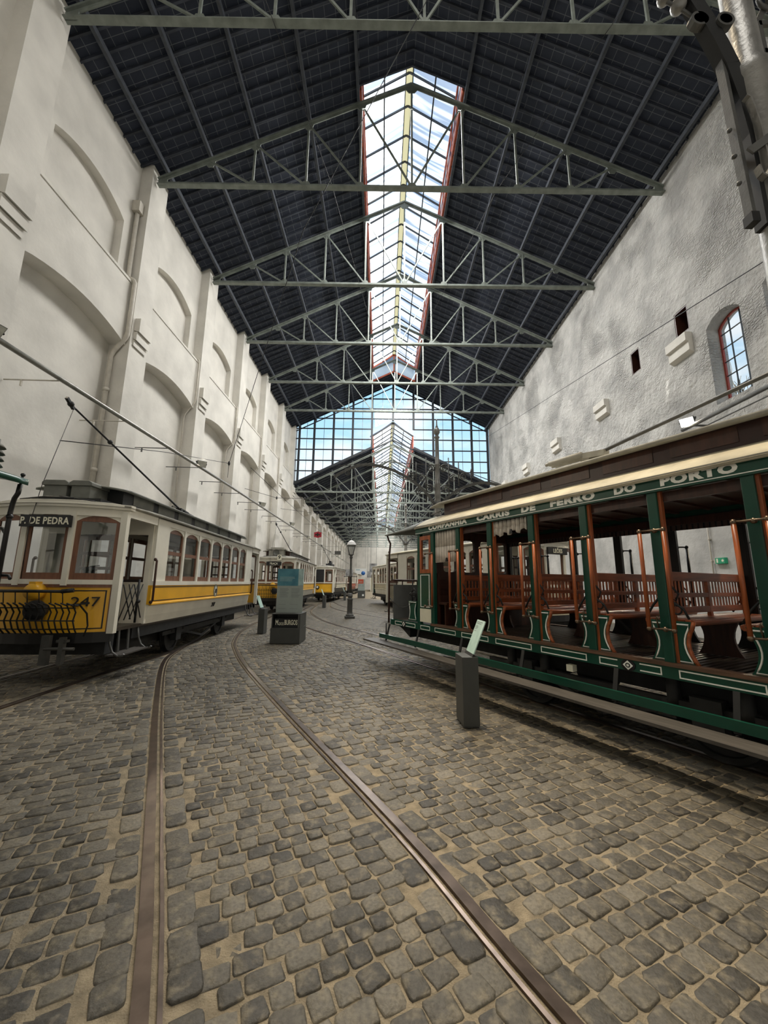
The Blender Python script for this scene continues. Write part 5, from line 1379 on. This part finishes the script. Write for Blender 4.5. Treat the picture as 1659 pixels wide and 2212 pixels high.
# ---- lighting pipes with floodlights
def added_spot(name, loc, aim, watts, cone):  # bare spot for added light, without a fixture
    l = bpy.data.lights.new(name, 'SPOT'); l.energy = watts; l.color = (1.0, 0.83, 0.60); l.spot_size = R(cone); l.spot_blend = 1.0; l.shadow_soft_size = .25
    o = bpy.data.objects.new(name, l); col.objects.link(o); o.location = loc; o.rotation_euler = (Vector(aim) - Vector(loc)).to_track_quat('-Z', 'Y').to_euler()
def floodlight(label, loc, aim, on=False, watts=0, cone=95):
    t = thing('floodlight', label, 'floodlight', loc, 0, 'floodlights on the lighting pipes')
    d = (Vector(aim) - Vector(loc)).normalized(); rot = d.to_track_quat('-Z', 'Y').to_euler()
    def part(b, n, m): o = b.build(n, m, t); o.rotation_euler = rot; o.location = (0, 0, -.22); return o
    b = MB(); b.prism([(-.15, 0), (.15, 0), (.10, .12), (-.10, .12)], 'x', -.19, .19); part(b, 'housing', M_GREY if not on else M_STEELDK)
    b = MB(); b.box(-.175, .175, -.135, .135, -.012, -.002); part(b, 'lens', M_LAMPON if on else M_LAMPOFF)
    b = MB(); b.box(-.21, -.195, -.02, .02, 0, .26).box(.195, .21, -.02, .02, 0, .26).box(-.21, .21, -.02, .02, .24, .27); part(b, 'yoke', M_DARKIRON)
    if watts:
        l = bpy.data.lights.new('floor_spot', 'SPOT'); l.energy = watts; l.color = (1.0, 0.86, 0.66); l.spot_size = R(cone); l.spot_blend = .8; l.shadow_soft_size = .12
        o = bpy.data.objects.new('floor_spot', l); col.objects.link(o); o.parent = t; o.rotation_euler = rot; o.location = Vector((0, 0, -.22)) + d * .08
    return t
t = thing('lighting_pipe', 'long galvanised pipe carrying floodlights along the left wall', 'pipe', (-8.1, 0, 0))
b = MB(); b.tube([(0, -2, 6.62), (0, 20, 6.66), (0, 60, 6.4), (0, 96, 6.2)], .062, 10); b.build('pipe', M_GALV, t)
for yy in [4.08 + DY / 2 * k for k in range(28)]:
    b = MB(); b.tube([(-1.43, yy, 6.62 - max(0, yy - 20) * .0058), (0, yy, 6.60 - max(0, yy - 20) * .0058)], .018, 6); b.box(-1.0, -.96, yy - .02, yy + .02, 6.45 - max(0, yy - 20) * .0058, 6.62 - max(0, yy - 20) * .0058); b.build('wall_bracket', M_PIPEW if yy < 12 else M_IRON, t)
LEFT_FL = ((7.2, 'at the left edge of the picture', (0.5, 5.5)), (16.6, 'above the rear of tram 247', (-1.8, 8.8)), (25.6, 'above tram 9', (-1.5, 20)), (34.5, 'above the plain yellow tram', (-1.5, 29)))
for yy, w, a in LEFT_FL:
    floodlight('grey floodlight on the left pipe %s' % w, (-8.0, yy, 6.95 if yy < 10 else 7.0), (a[0], a[1], 0), False, FLOOD_W)
for k, yy in enumerate((42.3, 51.6, 61.7, 71, 81)):
    floodlight('small distant floodlight on the left pipe, %s beyond the red sign' % ORD[k], (-8.0, yy, 6.85 - .0058 * (yy - 20)), (0, yy - 3, 0), False, FLOOD_W * .6 if k < 3 else 0)
t = thing('lighting_pipe', 'dark pipe with a lit floodlight high on the right wall', 'pipe', (9.8, 0, 0))
b = MB(); b.tube([(0, -2, 6.75), (0, 12.0, 6.72)], .06, 10).tube([(0, -2, 6.45), (0, 11.0, 6.5)], .02, 6); b.build('pipe', M_IRON, t)
for yy in (2.7, 7.6, 11.6): b = MB(); b.bar((0, yy, 6.72), (.95, yy, 6.72), .05, .05); b.build('wall_bracket', M_IRON, t)
added_spot('floor_spot', (1.6, 6.4, 17.6), (2.1, 4.3, 0), ADDED_SPOT_W, 30)  # unseen spot added to brighten the floor beside the green tram
floodlight('lit floodlight glowing above the roof of the green tram', (9.78, 11.75, 7.12), (3, 6.5, 0), True, FLOOD_W * 2.2)
added_spot('floor_spot', (9.75, 5.0, 6.9), (1.6, 2.8, 0), FLOOD_W * 2.6, 95)      # second unseen spot added for the near floor, no lamp built

# ---- white downpipes on the left wall
def downpipe(label, y, r, ztop, hopper):
    t = thing('downpipe', label, 'pipe', (0, 0, 0), 0, 'downpipes on the left wall')
    pts = [(-9.15, y, ztop), (-9.15, y, 12.34)] if ztop > 12.5 else []
    b = MB(); b.tube(pts + [(-9.1, y, 12.27), (-8.93, y, 12.18), (-8.88, y, 12.08), (-8.88, y, 10.1), (-8.92, y, 9.95), (-9.28, y, 9.42), (-9.34, y, 9.25), (-9.34, y, 0)], r, 10); b.build('pipe', M_PIPEW, t)
    if hopper:
        b = MB(); b.box(-9.28, -9.0, y - .15, y + .15, ztop, ztop + .42); b.build('hopper', M_PIPEW, t)
        for z in (5.2, 8.0): b = MB(); b.lathe([(r + .02, z - .06), (r + .02, z + .06)], 10, (-9.34, y, 0)); b.build('joint', M_PIPEW, t)
downpipe('wide white downpipe with a hopper head beside the pilaster of the fully seen truss', 12.20, .075, 15.0, True)
for k in range(4): downpipe('thin white downpipe on the left wall, %s beyond the wide one with the hopper' % ORD[k], 12.20 + DY * (k + 1), .035, 12.2, False)
# ---- overhead wires
def wire(label, pts, r=.012, bits=None):
    t = thing('overhead_wire', label, 'wire', (0, 0, 0), 0, 'overhead trolley and span wires')
    b = MB(); b.tube(pts, r, 6); b.build('cable', M_WIRE, t)
    if bits:
        b = MB()
        for p in bits: b.lathe([(.02, -.10), (.05, -.05), (.05, .05), (.02, .10)], 10, p)
        b.build('insulator', M_WIRE, t)
wire('thin wire slanting from the nearest truss down to the left wall span', [(1.0, 7.56, 16.6), (-2.6, 10.5, 12.6), (-6.9, 16.83, 6.9)], .012)
wire('short span wire between the trolley pole of tram 247 and a hanging insulator', [(-6.9, 7.95, 4.62), (-7.6, 13.0, 6.1), (-6.9, 16.83, 6.9)], .012, [(-6.9, 16.83, 6.9)])
wire('wire dropping from the hanging insulator to the left pipe', [(-6.9, 16.83, 6.9), (-7.6, 18.5, 6.7)], .012)
wire('wire crossing the rough right wall up to the right edge of the picture', [(10.3, 36.5, 16.0), (9.4, 20, 12.05), (8.6, 7.0, 8.85), (8.0, 2.0, 7.6)], .013)
wire('two-part guy wire hanging from the nearest truss left of the skylight', [(-3.2, 7.56, 16.6), (-2.1, 12.54, 16.8), (-.9, 20, 16.7)], .010)
wire('guy wire hanging from the nearest truss right of the skylight', [(6.2, 7.56, 16.6), (4.3, 12.54, 16.7), (2.6, 20, 16.7)], .010)
wire('span wire with insulators over tram 9', [(-8.9, 24.5, 7.6), (-6.8, 24.5, 7.0), (-4.6, 26, 7.3), (1.7, 31, 7.4)], .014, [(-6.8, 24.5, 7.0), (-5.2, 25.5, 7.2)])
wire('span wire from the left wall to the far ornamental pole', [(-8.9, 33.5, 8.0), (-5.5, 33.0, 7.5), (1.7, 31.0, 7.6)], .014, [(-5.6, 33, 7.5)])
wire('trolley wire running along over the left row of trams', [(-5.9, 16.8, 6.7), (-6.2, 26, 6.8), (-6.4, 60, 6.8), (-6.4, 95, 6.8)], .012)

# ---- signs
t = thing('exit_sign', 'green emergency exit sign with arrow on the right wall', 'sign', (10.70, 12.33, 2.5))
b = MB(); b.box(-.05, .05, -.24, .10, -.09, .09); b.build('panel', M_EXIT, t)
b = MB(); b.box(-.05, .05, .105, .16, -.08, .05); b.build('battery_box', M_PIPEW, t)
b = MB(); x = -.052
b.prism([(-.17, .03), (-.17, .055), (-.215, 0), (-.17, -.055), (-.17, -.03), (-.13, -.03), (-.13, .03)], 'x', x, -.05)
b.prism([(.0, -.06), (.06, -.06), (.06, .065), (.0, .065)], 'x', x, -.05); b.build('pictogram', M_PLATE, t)
# turn the sign so the panel faces down the hall a little
t = thing('wall_conduit', 'thin grey conduit running down to the exit sign', 'pipe', (10.70, 12.62, 0))
b = MB(); b.tube([(0, 0, 4.6), (0, 0, 1.0)], .022, 6); b.build('conduit', M_PIPEW, t)
b = MB()
for z in (3.9, 3.2, 2.5): b.box(-.03, .05, -.04, .04, z, z + .03)
b.build('clip', M_PIPEW, t)
t = thing('hanging_sign', 'red oval sign hung high over the left row of trams', 'sign', (-7.3, 44.0, 7.0))
b = MB(); b.lathe([(.02, -.03), (.36, -.03), (.36, .03), (.02, .03)], 20, (0, 0, 0), 'y', False); b.box(-.42, .42, -.02, .02, -.28, .28); b.build('board', mat('red_sign_paint', srgb(170, 36, 52), .5), t)
b = MB(); b.box(-.3, .3, -.035, -.02, -.07, .07).box(-.07, .07, -.036, -.021, -.2, .2); b.build('motif', M_BLACK, t)
b = MB(); b.tube([(-.3, 0, .27), (-.3, 0, 1.2)], .008, 5).tube([(.3, 0, .27), (.3, 0, 1.2)], .008, 5).tube([(-1.6, 0, 1.2), (.6, 0, 1.2)], .014, 5); b.build('hanger', M_WIRE, t)
t = thing('hanging_sign', 'dark oblong sign hung beyond the red one', 'sign', (-7.0, 62, 6.3))
b = MB(); b.box(-.5, .5, -.02, .02, -.3, .3); b.build('board', M_IRON, t)
b = MB(); b.tube([(-.4, 0, .3), (-.4, 0, 1.0)], .01, 5).tube([(.4, 0, .3), (.4, 0, 1.0)], .01, 5).tube([(-2.0, 0, 1.0), (.6, 0, 1.0)], .014, 5); b.build('hanger', M_WIRE, t)
def photo_board(label, x0, x1, z0, z1, y, m):
    t = thing('photo_banner', label, 'banner', ((x0 + x1) / 2, y, z0), 0, 'picture banners at the far end')
    w = (x1 - x0) / 2; h = z1 - z0
    b = MB(); b.box(-w, w, -.02, .02, 0, h); b.build('print', m, t)
    b = MB()
    for x in (-w * .8, w * .8): b.tube([(x, 0, h), (x, 0, 10.47 - z0)], .012, 5)
    b.build('hanger', M_WIRE, t)
    return t
M_PHOTO = mat('black_and_white_photograph', (.10, .10, .10), .5, var=.0, vscale=1.6, c2=(.015, .015, .015))
M_PHOTO.node_tree.nodes['Color Ramp'].color_ramp.elements[1].color = (.45, .45, .45, 1)
photo_board('black and white photo banner left of the street lamp', -3.98, -3.08, 2.4, 3.1, 42.68, M_PHOTO)
photo_board('small dark photo banner right of the white poster', -1.75, -1.2, 2.3, 3.05, 47.66, M_PHOTO)
photo_board('higher dark photo banner left of the nose of the green tram', -1.3, -.5, 2.8, 3.75, 42.68, M_PHOTO)
t = photo_board('white poster with a round blue mark right of the street lamp', -5.6, -3.2, 2.9, 4.6, 82.54, M_SHEET)
b = MB(); b.lathe([(.001, -.03), (.42, -.03), (.42, -.02)], 24, (.55, 0, .75), 'y'); b.build('blue_mark', mat('blue_disc', srgb(40, 100, 170), .5), t)
b = MB(); text_lines(b, frame_M((0, -.022, 0), (1, 0, 0), (0, 0, 1)), -1.0, -.1, (1.45, 1.33), .06); b.build('printed_text', M_PANELB, t)
# ---- gallery by the end wall
t = thing('gallery', 'cream gallery with glazed balustrade at the far right end of the hall', 'gallery', (0, 0, 0))
b = MB(); b.box(-2.2, 9, 78, 92, 3.3, 3.6); b.build('deck', M_WHITE, t)
for x in (-2.1, -.2, 1.7, 3.6):
    b = MB(); b.box(x - .08, x + .08, 78, 78.16, 0, 3.3); b.build('column', M_PLATE, t)
b = MB(); b.box(-2.2, 9, 78, 78.05, 4.6, 4.68); 
for x in [-2.2 + .9 * k for k in range(12)]: b.box(x - .03, x + .03, 78, 78.05, 3.6, 4.6)
b.build('handrail', mat('olive_handrail', srgb(150, 160, 110), .5), t)
b = MB(); b.box(-2.1, 5, 80, 80.1, 0, 3.3); b.build('partition', M_CREAM, t)

# ---- bare tree outside the arched window
t = thing('bare_tree', 'leafless tree seen through the arched window of the right wall', 'tree', (17.5, 17.2, 0))
rt_ = random.Random(3); b = MB()
def branch(p, d, L, r, lev):
    q = p + d * L; mid = (p + q) / 2 + Vector((rt_.uniform(-.06, .06), rt_.uniform(-.06, .06), 0)) * L
    b.tube([p, mid, q], [r, r * .85, r * .65], 5, cap=False)
    if lev == 0: return
    for k in range(3 if lev > 1 else 4):
        nd = (d + Vector((rt_.uniform(-.8, .8), rt_.uniform(-.8, .8), rt_.uniform(-.15, .6)))).normalized(); branch(p + (q - p) * rt_.uniform(.55, 1), nd, L * rt_.uniform(.6, .8), r * .6, lev - 1)
M_BARK = mat('pale_bark', srgb(150, 140, 122), .8)
b.tube([(0, 0, 0), (.1, 0, 3), (0, .1, 6)], [.22, .18, .15], 8); b.build('trunk', M_BARK, t)
b = MB()
for k in range(5): branch(Vector((0, .1, 5 + k * .25)), Vector((math.cos(k * 1.3) * .6, math.sin(k * 1.3) * .6, 1)).normalized(), 2.6, .10, 4)
b.build('branches', M_BARK, t, recalc=False)
